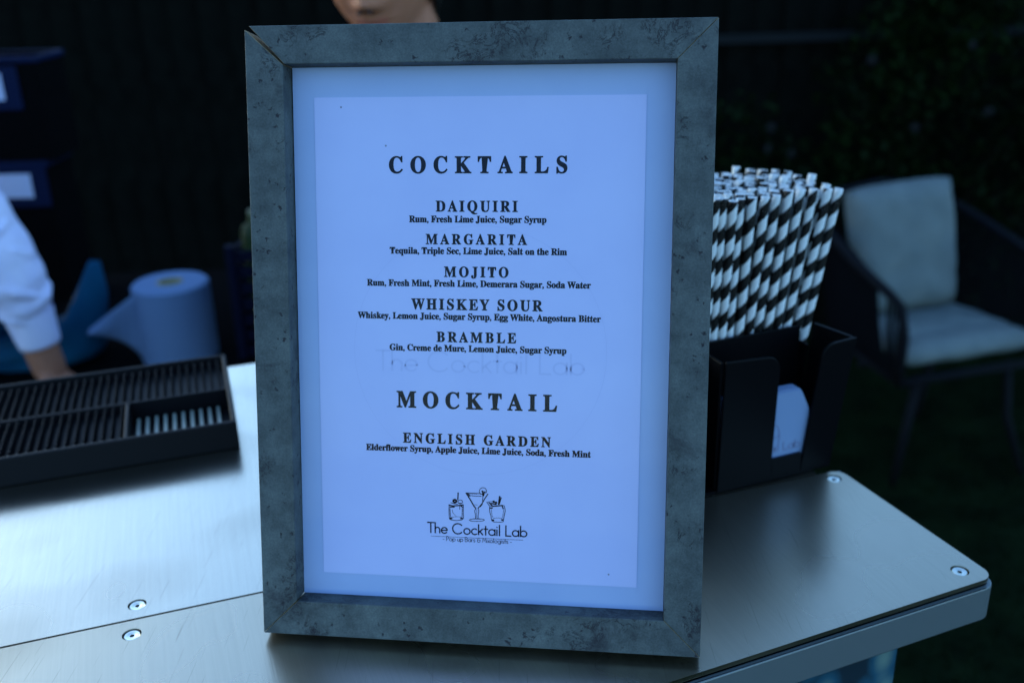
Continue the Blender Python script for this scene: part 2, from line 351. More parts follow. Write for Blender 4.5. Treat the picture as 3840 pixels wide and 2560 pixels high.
# substrate under the plates (closes the gaps and the recesses)
def inset(x, d): return None
b_ = MB(); b_.prism(roundc([(-.75, yfront(-.75) + .006), (.3085, .0530), (.2585, .179), (-.75, yback(-.75) - .004)], {1}, .009), Z0 - .022, Z0 - .0045)
b_.prism(roundc([(-.75, yseam(-.75)), (.240, yseam(.240)), (.240 - .342 * .37, yback(.114) - .004), (-.75, yback(-.75) - .004)], {2}, .009), Z0 - .0225, Z0 - .0042)
b_.build('substrate', M['dark_gap'], bar)
# fascia strip below the top edge: proud by 1.5 mm, its top edge catches the light
fa = []
outl = [(-.75, yfront(-.75) - .0022), (.3195, .0484), (.2673, .1935), (.2565, .2155)]
def offs(poly, d):   # inward copy of an open polyline
    out = []
    for i, p in enumerate(poly):
        p = Vector(p); a_ = (p - Vector(poly[i - 1])).normalized() if i else (Vector(poly[1]) - p).normalized(); c_ = (Vector(poly[i + 1]) - p).normalized() if i < len(poly) - 1 else a_
        n_ = (Vector((-a_.y, a_.x)) + Vector((-c_.y, c_.x))); n_ = n_.normalized() / max(.5, math.cos(a_.angle(c_) / 2)); out.append(tuple(p + n_ * d))
    return out
def round_open(poly, r, seg=7):
    out = [poly[0]]
    for i in range(1, len(poly) - 1):
        out += roundc([poly[i - 1], poly[i], poly[i + 1]], {1}, r, seg)[1:-1]
    return out + [poly[-1]]
ro = round_open(outl[:3], .010); ri = offs(ro, .0035)
b_ = MB(); b_.prism(ro + ri[::-1], Z0 - .0285, Z0 - .0048)
b_.build('fascia', mat('satin_edge_band', (.16, .19, .23), .4, .4), bar, bevel=.0009)
# screws
def screw():
    m_ = MB(); r1, r2 = .0048, .0014; z = -.0006
    prof = [(.0044, -.003), (r1, z - .0006), (r1 - .0005, z), (.0030, z - .0001), (r2 + .0003, z - .0004)]
    seg = 28; b0 = len(m_.v)
    for r, zz in prof:
        for k in range(seg): m_.v.append(Vector((r * math.cos(2 * PI * k / seg), r * math.sin(2 * PI * k / seg), zz)))
    for i in range(len(prof) - 1):
        for k in range(seg): k2 = (k + 1) % seg; m_.f.append((i * seg + k, i * seg + k2, (i + 1) * seg + k2, (i + 1) * seg + k)); m_.mi.append(0)
    base = len(m_.v); top = (len(prof) - 1) * seg    # hexagonal socket walls
    for k in range(seg): t_ = 2 * PI * k / seg; rr = r2 * .95 / math.cos(((t_ + PI / 6) % (PI / 3)) - PI / 6) * .95; m_.v.append(Vector((rr * math.cos(t_), rr * math.sin(t_), z - .0004)))
    for k in range(seg): v_ = m_.v[base + k]; m_.v.append(Vector((v_.x, v_.y, -.0028)))
    for k in range(seg):
        k2 = (k + 1) % seg; m_.f.append((top + k, top + k2, base + k2, base + k)); m_.f.append((base + k, base + k2, base + seg + k2, base + seg + k)); m_.mi += [0, 1]
    m_.f.append(tuple(base + seg + k for k in range(seg))); m_.mi.append(1)
    return m_
sc0 = None
for i, (x, y) in enumerate(SCR):
    if sc0 is None: sc0 = screw().build('screw', M['screw'], bar, mats=[M['screw'], M['dark_gap']], smooth=False); o = sc0
    else: o = sc0.copy(); COL.objects.link(o)
    o.location = (x, y, Z0); o.rotation_euler = (random.uniform(-.02, .02), random.uniform(-.02, .02), random.uniform(0, 2))
# bar body, inset, with a printed leafy front
def leafprint():
    m = bpy.data.materials.new('leaf_printed_panel'); m.use_nodes = True; t = m.node_tree; b = t.nodes['Principled BSDF']; L = t.links.new
    tc = N(t, 'ShaderNodeTexCoord'); w = N(t, 'ShaderNodeTexVoronoi', feature='F1'); w.inputs['Scale'].default_value = 34
    mp = N(t, 'ShaderNodeMapping'); mp.inputs['Rotation'].default_value = (0, .8, .9); mp.inputs['Scale'].default_value = (1, 1, .6); L(tc.outputs['Object'], mp.inputs[0]); L(mp.outputs[0], w.inputs['Vector'])
    r = N(t, 'ShaderNodeValToRGB'); e = r.color_ramp.elements; e[0].position = .12; e[0].color = (.12, .20, .18, 1); e[1].position = .5; e[1].color = (.003, .018, .03, 1)
    k = e.new(.32); k.color = (.01, .075, .12, 1); L(w.outputs['Distance'], r.inputs[0]); L(r.outputs[0], b.inputs['Base Color']); b.inputs['Roughness'].default_value = .5
    return m
b_ = MB(); dx, dy = math.cos(R(21.75)), math.sin(R(21.75)); nx, ny = -dy, dx
P0 = Vector((.102 + .03 * nx + .189 * dx, -.036 + .03 * ny + .189 * dy))
b_.prism([(P0.x - .95 * dx, P0.y - .95 * dy), tuple(P0), (P0.x + .40 * nx, P0.y + .40 * ny), (P0.x - .95 * dx + .40 * nx, P0.y - .95 * dy + .40 * ny)], .02, Z0 - .023)
b_.build('body', M['black_cloth'], bar)
b_ = MB(); q = .003
b_.prism([(P0.x - .95 * dx - nx * q, P0.y - .95 * dy - ny * q), (P0.x - nx * q, P0.y - ny * q), (P0.x - nx * .0004, P0.y - ny * .0004), (P0.x - .95 * dx - nx * .0004, P0.y - .95 * dy - ny * .0004)], .04, Z0 - .03)
b_.build('printed_front', leafprint(), bar)

# ------------------------------------------------------------------ picture frame with menu
K = .988
yw, ln = -.13249, .25598
u = Vector((math.cos(yw), math.sin(yw), 0)); nn = Vector((-math.sin(yw), math.cos(yw), 0)); v = nn * math.sin(ln) + Vector((0, 0, math.cos(ln))); yb = v.cross(u)
base = CAM * (1 - K)
fr = empty('picture_frame'); fr.matrix_world = Matrix(((u.x, yb.x, v.x, base.x), (u.y, yb.y, v.y, base.y), (u.z, yb.z, v.z, base.z), (0, 0, 0, 1)))
tag(fr, 'grey concrete-look picture frame holding the cocktail menu, leaning back on the bar', 'picture frame')
FW, FH, T = .25 * K, .34164 * K, .0178
hw = FW / 2; RW = .0202 * K
def rail(corners, cutmats=True, lipdepth=.0085):
    """corners: outer A, outer B, inner B, inner A in (x,z)"""
    m_ = MB(); A, B, b2, a2 = corners
    def P(p, y): return (p[0], y, p[1])
    m_.add([P(A, 0), P(B, 0), P(b2, 0), P(a2, 0), P(A, T), P(B, T), P(b2, T), P(a2, T)],
           [(0, 3, 2, 1), (4, 5, 6, 7), (0, 1, 5, 4), (2, 3, 7, 6)], 0)
    m_.add([P(A, 0), P(a2, 0), P(a2, T), P(A, T), P(B, 0), P(b2, 0), P(b2, T), P(B, T)], [(0, 1, 2, 3), (7, 6, 5, 4)], 1)
    bm = bmesh.new(); o = m_.build('rail', M['concrete'], fr, mats=[M['concrete'], M['mdf']])
    bm.from_mesh(o.data); bmesh.ops.remove_doubles(bm, verts=bm.verts, dist=1e-6); bmesh.ops.recalc_face_normals(bm, faces=bm.faces); bm.to_mesh(o.data); bm.free()
    bv = o.modifiers.new('bevel', 'BEVEL'); bv.width = .00045; bv.segments = 2; bv.limit_method = 'ANGLE'; bv.angle_limit = R(30)
    return o
e = .00012
rail([(-hw + .0011, FH), (hw - e, FH), (hw - RW - e, FH - RW), (-hw + RW + .0003, FH - RW)])            # top
rail([(hw, FH - e), (hw, e), (hw - RW, RW + e), (hw - RW, FH - RW - e)])                                   # right
rail([(hw - e, 0), (-hw + e, 0), (-hw + RW + e + .0004, RW), (hw - RW - e, RW)])                           # bottom
rail([(-hw, e), (-hw - .0013, FH - .0019), (-hw + RW - .0005, FH - RW - .0004), (-hw + RW, RW + e)])                       # left
wi = hw - RW - .0002; wz0, wz1 = RW + .0002, FH - RW - .0002
m_ = MB(); m_.box((-wi, .0141, wz0), (wi, .0168, wz1)); m_.build('backing_board', M['mdf'], fr)
m_ = MB(); m_.box((-wi, .0131, wz0), (wi, .0139, wz1)); m_.build('mount', M['mount'], fr)
SX0, SX1, SZ0, SZ1 = (.0335 - .125) * K, (.2145 - .125) * K, .0346 * K, .3047 * K
m_ = MB(); m_.box((SX0, .01275, SZ0), (SX1, .01308, SZ1)); sheet = m_.build('menu_sheet', M['sheet'], fr); sheet['label'] = 'white printed cocktail menu sheet'
gm = bpy.data.materials.new('picture_glass'); gm.use_nodes = True; t = gm.node_tree; t.nodes.clear()
out = N(t, 'ShaderNodeOutputMaterial'); mxs = N(t, 'ShaderNodeMixShader'); tr = N(t, 'ShaderNodeBsdfTransparent'); gl = N(t, 'ShaderNodeBsdfGlossy'); lw = N(t, 'ShaderNodeLayerWeight'); lw.inputs[0].default_value = .5; pw = N(t, 'ShaderNodeMath', operation='POWER'); pw.inputs[1].default_value = 4; fz = N(t, 'ShaderNodeMapRange'); fz.inputs[3].default_value = .018; fz.inputs[4].default_value = .7; t.links.new(lw.outputs['Facing'], pw.inputs[0]); t.links.new(pw.outputs[0], fz.inputs[0]); gl.inputs['Roughness'].default_value = .03
tr.inputs[0].default_value = (.97, .985, .98, 1)
t.links.new(fz.outputs[0], mxs.inputs[0]); t.links.new(tr.outputs[0], mxs.inputs[1]); t.links.new(gl.outputs[0], mxs.inputs[2]); t.links.new(mxs.outputs[0], out.inputs[0])
obj('glass_pane', [(-wi, .0105, wz0), (wi, .0105, wz0), (wi, .0105, wz1), (-wi, .0105, wz1)], [(0, 1, 2, 3)], gm, fr)
# easel strut behind
m_ = MB(); hz = .22
bk = lambda x, y, z: (x, y, z)
d1 = Vector((0, T, .235)); tgt = fr.matrix_world.inverted() @ Vector((base.x + .035, .085, .0015))
side_ = Vector((.032, 0, 0)); s2_ = Vector((.02, 0, 0)); th = Vector((0, .003, 0))
m_.add([d1 - s2_, d1 + s2_, tgt + side_, tgt - side_, d1 - s2_ + th, d1 + s2_ + th, tgt + side_ + th, tgt - side_ + th], [(0, 1, 2, 3), (7, 6, 5, 4), (0, 4, 5, 1), (1, 5, 6, 2), (2, 6, 7, 3), (3, 7, 4, 0)])
m_.build('strut', M['black_cloth'], fr)
YI = .01265
def mb(s):
    return ''.join(chr(0x1D400 + ord(c) - 65) if 'A' <= c <= 'Z' else chr(0x1D41A + ord(c) - 97) if 'a' <= c <= 'z' else c for c in s)
def textmesh(body, spacing=1.0, offset=0.0):
    c = bpy.data.curves.new('t', 'FONT'); c.body = body; c.size = 1; c.space_character = spacing; c.offset = offset; c.resolution_u = 4
    o = bpy.data.objects.new('t', c); COL.objects.link(o); me = evaluated(o); bpy.data.objects.remove(o); bpy.data.curves.remove(c)
    V = np.array([v_.co[:] for v_ in me.vertices]); F = [tuple(p.vertices) for p in me.polygons]; bpy.data.meshes.remove(me); return V, F
capV, _ = textmesh(mb('H')); CAPH = capV[:, 1].max()
def printed(name, body, x0, x1, bl, cap, heading):
    x0 = (x0 - .125) * K; x1 = (x1 - .125) * K; bl *= K; cap *= K; s = cap / CAPH; off = .014
    if heading:
        sx = s * .90; w = lambda sp: np.ptp(textmesh(mb(body), sp, off)[0][:, 0]) * sx
        a, b = w(1.0), w(1.6); sp = 1 + .6 * ((x1 - x0) - a) / (b - a); V, F = textmesh(mb(body), sp, off)
    else:
        V, F = textmesh(mb(body), 1.0, .010)
    sx = (x1 - x0) / np.ptp(V[:, 0])
    vv = []; FF = []; e_ = .010 if heading else .025      # three overprints fatten the strokes
    for k, (ox, oz) in enumerate(((-e_, 0), (e_, 0), (0, e_ * .5), (0, -e_ * .5))):
        n0 = len(vv); vv += [(x0 + (p[0] - V[:, 0].min() + ox) * sx, YI - .000012 * k, bl + (p[1] + oz) * s) for p in V]; FF += [tuple(i + n0 for i in f_) for f_ in F]
    return obj(name, vv, FF, M['ink'], sheet)
LN = [('COCKTAILS', .0752, .1730, .2640, .0087, 1), ('DAIQUIRI', .1011, .1463, .2432, .0057, 1), ('Rum, Fresh Lime Juice, Sugar Syrup', .0862, .1620, .2373, .0035, 0),
      ('MARGARITA', .0954, .1515, .2254, .0054, 1), ('Tequila, Triple Sec, Lime Juice, Salt on the Rim', .0751, .1733, .2200, .0035, 0),
      ('MOJITO', .1056, .1414, .2075, .0055, 1), ('Rum, Fresh Mint, Fresh Lime, Demerara Sugar, Soda Water', .0619, .1865, .2021, .0035, 0),
      ('WHISKEY SOUR', .0870, .1603, .1893, .0058, 1), ('Whiskey, Lemon Juice, Sugar Syrup, Egg White, Angostura Bitter', .0563, .1922, .1838, .0035, 0),
      ('BRAMBLE', .1012, .1458, .1713, .0055, 1), ('Gin, Creme de Mure, Lemon Juice, Sugar Syrup', .0744, .1736, .1660, .0035, 0),
      ('MOCKTAIL', .0781, .1688, .1337, .0090, 1), ('ENGLISH GARDEN', .0815, .1655, .1134, .0055, 1), ('Elderflower Syrup, Apple Juice, Lime Juice, Soda, Fresh Mint', .0600, .1878, .1083, .0035, 0)]
for (b0, x0, x1, bl, cp, hd) in LN: printed('heading' if hd else 'ingredient_line', b0, x0, x1, bl, cp, hd)

# geometric single-line lettering for the logo -----------------------------------
def arc(cx, cz, rx, rz, a0, a1, n=16): return [(cx + rx * math.cos(R(a0 + (a1 - a0) * k / n)), cz + rz * math.sin(R(a0 + (a1 - a0) * k / n))) for k in range(n + 1)]
r5 = .25
GL = {  # units: cap height 1, x-height .56 ; (advance, strokes)
 'T': (.62, [[(.0, 1), (.58, 1)], [(.29, 1), (.29, 0)]]),
 'h': (.56, [[(.06, 1.02), (.06, 0)], arc(.26, .33, .2, .23, 180, 0) + [(.46, 0)]]),
 'e': (.66, [[(.06, .28), (.56, .30)], arc(.31, .28, .26, .28, 4, 320, 20)]),
 'C': (.98, [arc(.50, .5, .46, .5, 42, 318, 22)]),
 'o': (.68, [arc(.32, .28, .27, .28, 0, 360, 22)]),
 'c': (.60, [arc(.32, .28, .27, .28, 48, 312, 18)]),
 'k': (.50, [[(.06, 1.0), (.06, 0)], [(.40, .56), (.08, .24)], [(.18, .33), (.42, 0)]]),
 't': (.40, [[(.18, .86), (.18, 0)], [(.02, .58), (.36, .58)]]),
 'a': (.68, [arc(.32, .28, .27, .28, 0, 360, 22), [(.59, .58), (.59, 0)]]),
 'i': (.22, [[(.08, .56), (.08, 0)], [(.08, .79), (.08, .82)]]),
 'l': (.24, [[(.08, 1.02), (.08, 0)]]),
 'L': (.58, [[(.06, 1), (.06, 0), (.50, 0)]]),
 'b': (.68, [arc(.34, .28, .27, .28, 0, 360, 22), [(.07, 1.02), (.07, 0)]]),
 'P': (.62, [[(.06, 0), (.06, 1), (.28, 1)] + arc(.28, .73, .27, .27, 90, -90, 12) + [(.06, .46)]]),
 'p': (.68, [arc(.34, .28, .27, .28, 0, 360, 22), [(.07, .56), (.07, -.28)]]),
 'u': (.56, [[(.06, .56), (.06, .22)] + arc(.26, .22, .2, .22, 180, 360, 12), [(.46, .56), (.46, 0)]]),
 'B': (.66, [[(.06, 0), (.06, 1), (.26, 1)] + arc(.28, .76, .22, .24, 90, -90, 10) + [(.06, .52)], arc(.28, .26, .28, .26, 90, -90, 10) + [(.06, 0)]]),
 'r': (.40, [[(.06, .56), (.06, 0)], arc(.24, .34, .18, .2, 180, 70, 8)]),
 's': (.46, [arc(.22, .42, .15, .14, 40, 250, 10) + arc(.22, .14, .16, .14, 80, -150, 10)]),
 '&': (.74, [arc(.32, .75, .2, .22, 20, 250, 10) + arc(.34, .27, .28, .27, 110, 350, 12) + [(.62, .5)], [(.4, .5), (.66, .5)]]),
 'M': (.84, [[(.05, 0), (.14, 1), (.40, .3), (.66, 1), (.76, 0)]]),
 'x': (.52, [[(.04, .56), (.44, 0)], [(.44, .56), (.04, 0)]]),
 'g': (.68, [arc(.32, .28, .27, .28, 0, 360, 22), [(.59, .56), (.59, 0)] + arc(.35, -.05, .24, .23, 0, -140, 10)]),
 ' ': (.34, []), '-': (.42, [[(.04, .32), (.34, .32)]])}
def strokes_mesh(name, strokes, wdt, m, parent, y=YI, ends=True):
    vs = []; fs = []
    def P(p): return Vector((p[0], p[1]))
    for st in strokes:
        pts = [P(p[:2]) for p in st]; w = wdt if not (len(st[0]) > 2) else st[0][2]
        if len(pts) < 2: continue
        k0 = len(vs)
        for i, p in enumerate(pts):
            a_ = (p - pts[i - 1]).normalized() if i else (pts[1] - p).normalized(); b_ = (pts[i + 1] - p).normalized() if i < len(pts) - 1 else a_
            n_ = Vector((-a_.y, a_.x)) + Vector((-b_.y, b_.x)); n_ = n_.normalized() if n_.length > 1e-6 else Vector((-a_.y, a_.x)); k = 1 / max(.45, abs(n_.dot(Vector((-a_.y, a_.x)))))
            q = p
            if ends and i == 0: q = p - a_ * w * .3
            if ends and i == len(pts) - 1: q = p + a_ * w * .3
            vs += [(q.x + n_.x * w * k / 2, y, q.y + n_.y * w * k / 2), (q.x - n_.x * w * k / 2, y, q.y - n_.y * w * k / 2)]
        for i in range(len(pts) - 1): j = k0 + 2 * i; fs.append((j, j + 1, j + 3, j + 2))
    return obj(name, vs, fs, m, parent)
def lettering(name, body, x0, x1, bl, cap, wdt, m, parent=None, y=YI, tilt=0):
    adv = sum(GL[c][0] for c in body) - .1; sx = (x1 - x0) / adv; st = []; x = 0
    for c in body:
        for s_ in GL[c][1]: st.append([(x0 + (x + p[0]) * sx, bl + p[1] * cap) for p in s_])
        x += GL[c][0]
    return strokes_mesh(name, st, wdt, m, parent or sheet, y)
kx = lambda x: (x - .125) * K
lettering('logo_lettering', 'The Cocktail Lab', kx(.0953), kx(.1522), .0612 * K, .0060 * K, .00072, M['ink'])
strokes_mesh('logo_rule', [[(kx(.0974), .0592 * K), (kx(.1503), .0592 * K)]], .00022, M['ink'], sheet)
lettering('logo_tagline', '- Pop up Bars & Mixologists -', kx(.1040), kx(.1438), .0568 * K, .0026 * K, .00030, M['ink'])
# the three cocktail glasses: drawn from measured marks (pixels of an enlarged view -> sheet)
def lg(p):  # enlarged view 3.92x of x1500,y1780 ; logo text spans 400..1865 there
    X, Y = p; return (kx(.0953) + (X - 400) / (1865 - 400) * (kx(.1524) - kx(.0953)), .0612 * K - ((Y - .05 * (X - 400)) - 840) * .0000392 * K)
G_ = []
def g(pts, w=None): q = [lg(p) for p in pts]; q[0] = (*q[0], w) if w else q[0]; G_.append(q)
W1, W2, W3 = .00022, .00036, .0007
el = lambda cx, cy, rx, ry, a0=0, a1=360, n=20: [(cx + rx * math.cos(R(a0 + (a1 - a0) * k / n)), cy + ry * math.sin(R(a0 + (a1 - a0) * k / n))) for k in range(n + 1)]
# tumbler on the left
g([(722, 420), (720, 520), (728, 640), (760, 655), (830, 664), (905, 655), (935, 635), (935, 520), (932, 425)], W2); g([(722, 430), (780, 445), (850, 440), (932, 430)], W3); g([(735, 460), (800, 462)], W3); g([(890, 440), (925, 465)], W3)
g([(740, 615), (830, 605), (920, 612)], W1); g([(740, 630), (765, 632)], W3 * 1.3); g([(893, 632), (918, 632)], W3 * 1.3); g([(735, 480), (742, 600)], W2); g([(918, 480), (915, 600)], W2); g([(768, 500), (780, 550), (825, 595)], W1); g([(880, 450), (880, 495)], W2)
g(el(808, 372, 22, 20), W3 * 1.6); g(el(888, 385, 34, 28), W2); g([(870, 400), (905, 410)], W2); g([(745, 395), (790, 410), (850, 420)], W2); g([(857, 250), (852, 350)], W3)
# martini glass
g([(970, 252), (1100, 258), (1180, 256)], W2); g([(985, 262), (1100, 270), (1195, 275)], W1); g([(975, 255), (1040, 360), (1090, 450), (1118, 485)], W3); g([(1295, 272), (1250, 340), (1205, 420), (1150, 482)], W3 * .8)
g([(1015, 290), (1100, 300), (1200, 305)], W2); g([(1000, 262), (1030, 300)], W3); g([(1118, 485), (1100, 520), (1110, 570), (1115, 635)], W2); g([(1150, 485), (1162, 520), (1152, 580), (1150, 638)], W2); g([(1132, 500), (1130, 620)], W1); g([(1095, 430), (1140, 432)], W1)
g(el(1133, 658, 110, 20), W2); g([(1090, 640), (1180, 642)], W3 * .7); g(el(1222, 228, 52, 50, 100, 400), W2); g([(1200, 235), (1262, 240)], W2); g([(1215, 225), (1225, 300)], W3 * 1.2); g([(1245, 240), (1230, 295)], W3); g([(1222, 305), (1215, 385)], W2); g([(1180, 460), (1210, 420)], W3)
# squat glass on the right
g([(1320, 455), (1318, 520), (1340, 600), (1352, 670), (1385, 688), (1470, 693), (1520, 685), (1530, 620), (1550, 520), (1535, 450), (1500, 438)], W2); g([(1275, 392), (1330, 386), (1370, 385)], W1); g([(1280, 395), (1310, 440), (1350, 455)], W2); g([(1310, 400), (1370, 455), (1440, 450), (1500, 445)], W3)
g([(1325, 480), (1360, 480)], W3 * 1.2); g([(1505, 450), (1520, 495)], W3); g([(1345, 500), (1355, 590), (1370, 625)], W1); g([(1525, 510), (1515, 600), (1505, 630)], W1); g([(1375, 633), (1440, 628), (1500, 632)], W1); g([(1358, 660), (1382, 662)], W3 * 1.3); g([(1495, 658), (1520, 658)], W3 * 1.3)
g(el(1380, 388, 10, 10), W3); g(el(1415, 402, 9, 9), W3); g([(1467, 308), (1450, 430)], W3); g([(1488, 330), (1460, 425)], W3); g([(1460, 306), (1488, 330)], W2); g([(1340, 410), (1420, 430)], W3)
strokes_mesh('logo_drawing', G_, W2, M['ink'], sheet)
# show-through of the print on the reverse
lettering('faint_lettering', 'The Cocktail Lab', kx(.0665), kx(.183), .1545 * K, .0112 * K, .0011, M['ink2'], y=YI + .00004)
strokes_mesh('faint_ring', [[(kx(.1249) + .0700 * math.cos(R(a_)), .1660 * K + .0690 * math.sin(R(a_))) for a_ in range(0, 361, 6)]], .00022, M['ink2'], sheet, y=YI + .00004, ends=False)

# spread the print slightly: it lies deeper behind the glass than the plane it was measured on
for o in [sheet] + list(sheet.children):
    for v_ in o.data.vertices:
        X, Z = v_.co.x / K + .125, v_.co.z / K
        v_.co.x += K * .0027 * (-.36 + (X - .02) * 1.857); v_.co.z += K * .0027 * (-.41 + (Z - .02) * 1.867)
    o.data.update()

# ------------------------------------------------------------------ bar mat
AM = R(17.6)
bm_ = empty('bar_mat', (-.1935, .2485, .0), AM); tag(bm_, 'long black rubber bar mat with rows of pins, lying on the steel top', 'bar mat')
LM, DM, HM = .60, .150, .0235
wv = .004
m_ = MB(); m_.box((-LM, 0, 0), (0, wv, HM)); m_.box((-LM, DM - wv, 0), (0, DM, HM)); m_.box((-wv, wv, 0), (0, DM - wv, HM)); m_.box((-LM, wv, 0), (-LM + wv, DM - wv, HM)); m_.build('rim', M['rubber'], bm_, bevel=.0012)
YD = .073; XD = -.082
m_ = MB(); m_.box((-LM + wv, YD, 0), (-wv, YD + .003, HM - .002)); m_.box((XD - .003, wv, 0), (XD, YD, HM - .002)); m_.build('divider', M['rubber'], bm_, bevel=.0008)
FZ = .0135
m_ = MB(); m_.box((-LM + wv, YD + .003, .0005), (-wv, DM - wv, FZ)); m_.box((-LM + wv, wv, .0005), (XD - .003, YD, FZ)); m_.box((XD, wv, .0005), (-wv, YD, .004)); m_.build('floor', M['rubber'], bm_)
for i in range(10):
    m_ = MB(); x = XD + .004 + i * .0071; m_.box((x, .0042, .0045), (x + .0026, .0705, .0075)); m_.build('grate_bar', M['bar_grey'], bm_)  # bars coloured pale to imitate reflections in the slots
pv = MB()
cols = int((LM - .012) / .0066)
for i in range(cols):
    x = -wv - .0045 - i * .0066
    for j in range(10):
        y = YD + .0065 + j * .0072
        if y < DM - wv - .002: pv.tube([(x, y, FZ), (x, y, HM - .0018)], [.0013, .0010], 7)
    if x < XD - .005:
        for j in range(10):
            y = wv + .004 + j * .0072
            if y < YD - .002: pv.tube([(x, y, FZ), (x, y, HM - .0018)], [.0013, .0010], 7)
tag(pv.build('pins', M['rubber'], bm_, fix=False), kind='stuff')

# ------------------------------------------------------------------ napkin and straw caddy
AC = R(21)
cad = empty('bar_caddy', (.258, .190, .0), AC); tag(cad, 'black plastic bar caddy with finger slot, holding striped straws and napkins', 'caddy')
TH = .0022
def slab(m_, poly, y0, y1): m_.prism(poly, y0, y1, ax=lambda p, y: (p[0], y, p[1]))
def rnd(poly, idx, r): return roundc(poly, idx, r, 6)
HC = .1015
m_ = MB(); slab(m_, rnd([(-.0262, .001), (0, .001), (.0133, HC), (-.0150, HC - .0015)], {3}, .011), 0, TH); m_.build('front_panel', M['acrylic'], cad, bevel=.0005)
m_ = MB(); slab(m_, rnd([(-.0965, .001), (-.0520, .001), (-.0506, HC - .003), (-.0950, HC)], {2}, .011), 0, TH); m_.build('front_panel', M['acrylic'], cad, bevel=.0005)
m_ = MB(); slab(m_, [(-.0522, .001), (-.0260, .001), (-.0262, .0182), (-.0518, .0182)], 0, TH - .0002); m_.build('slot_sill', M['acrylic'], cad, bevel=.0004)
m_ = MB(); slab(m_, rnd([(-.215, .001), (-.1225, .001), (-.1225, HC), (-.215, HC)], set(), .008), 0, TH); m_.build('front_panel', M['acrylic'], cad, bevel=.0005)
m_ = MB(); m_.box((-.215, .001, .0005), (-.002, .118, .0025)); m_.build('floor', M['acrylic'], cad)
def wall(p0, p1, z1, nm='side_panel', dx0=0, dx1=0):
    m_ = MB(); a_, b_ = Vector(p0), Vector(p1); d = (b_ - a_).normalized(); n_ = Vector((-d.y, d.x)) * TH * .5
    vv = [(*(a_ + n_), .003), (*(b_ + n_), .003), (*(b_ - n_), .003), (*(a_ - n_), .003)]
    tt = [(p[0] + (dx0 if i in (0, 3) else dx1), p[1], z1) for i, p in enumerate(vv)]
    m_.add(vv + tt, [(0, 1, 2, 3), (7, 6, 5, 4), (0, 4, 5, 1), (1, 5, 6, 2), (2, 6, 7, 3), (3, 7, 4, 0)]); return m_.build(nm, M['acrylic'], cad, bevel=.0004)
wall((-.0012, .0028), (-.0058, .0365), HC, dx0=.0125, dx1=.0100)
wall((-.006, .0365), (-.006, .118), .085, dx0=.006, dx1=.008)
wall((-.215, .0385), (-.007, .0385), HC - .0005, 'partition')
wall((-.0965, .0028), (-.0965, .037), HC - .001, 'partition')
wall((-.1225, .0028), (-.1225, .037), HC - .001, 'partition')
wall((-.214, .0028), (-.214, .118), HC)
wall((-.215, .1175), (-.006, .1175), HC, 'back_panel')
# napkins standing behind the slot
np_ = empty('napkin_stack', (.258, .190, .003), AC); tag(np_, 'folded blue-white paper napkins with part of a printed logo in the caddy slot', 'napkins')
for i in range(6):
    y = .0034 + i * .0016; dx_ = -.0012 * i; dz = .001 * (i % 2)
    po = roundc([(-.086 + dx_, .0), (-.0178, .0), (-.0205 - .0005 * i, .048 + dz), (-.0285, .0645 + dz), (-.086 + dx_, .066 + dz)], {3}, .004)
    m_ = MB(); slab(m_, po, y, y + .0011); o = m_.build('napkin', M['napkin'], np_)
    if i == 0: first_n = o
vv = []
xs = -.0510; 
st = []
x = 0
for c in 'tail Lab':
    for s_ in GL[c][1]: st.append([(xs - .0045 + (x + p[0]) * .0078, .0185 + p[1] * .0062 - .003 + .0035) for p in s_])
    x += GL[c][0]
strokes_mesh('napkin_print', st, .0008, M['grey_ink'], first_n, y=.0032)
strokes_mesh('napkin_print', [[(-.0490 + .0045 * math.cos(R(a_)), .0300 + .0105 * math.sin(R(a_))) for a_ in range(-20, 130, 12)], [(-.0490, .030), (-.0445, .0315)]], .0008, M['grey_ink'], first_n, y=.0032)

# ------------------------------------------------------------------ striped paper straws
SL, SR, PITCH = .197, .0033, .0215
def straw_mesh():
    seg = 12; rings = 70; vs = []; fs = []; mi = []
    for i in range(rings + 1):
        z = SL * i / rings; tw = 2 * PI * z / PITCH
        for k in range(seg): a_ = 2 * PI * k / seg + tw; vs.append((SR * math.cos(a_), SR * math.sin(a_), z))
    for i in range(rings):
        for k in range(seg): k2 = (k + 1) % seg; fs.append((i * seg + k, i * seg + k2, (i + 1) * seg + k2, (i + 1) * seg + k)); mi.append(0 if k < 6 else 1)
    ri = SR * .80; b = len(vs); tw = 2 * PI * SL / PITCH
    for z in (SL, SL - .02):
        for k in range(seg): a_ = 2 * PI * k / seg + tw; vs.append((ri * math.cos(a_), ri * math.sin(a_), z))
    for k in range(seg):
        k2 = (k + 1) % seg; t0 = rings * seg
        fs.append((t0 + k, t0 + k2, b + k2, b + k)); mi.append(0); fs.append((b + k, b + k2, b + seg + k2, b + seg + k)); mi.append(0)
    me = bpy.data.meshes.new('straw'); me.from_pydata(vs, [], fs); me.materials.append(M['straw_w']); me.materials.append(M['straw_k']); me.polygons.foreach_set('material_index', mi)
    me.polygons.foreach_set('use_smooth', [True] * len(me.polygons)); me.update(); return me
sm = straw_mesh(); ca, sa = math.cos(AC), math.sin(AC)
def cadw(s, y, z): return Vector((.258 + s * ca - y * sa, .190 + s * sa + y * ca, z))
ph = 0.0; ns = 0
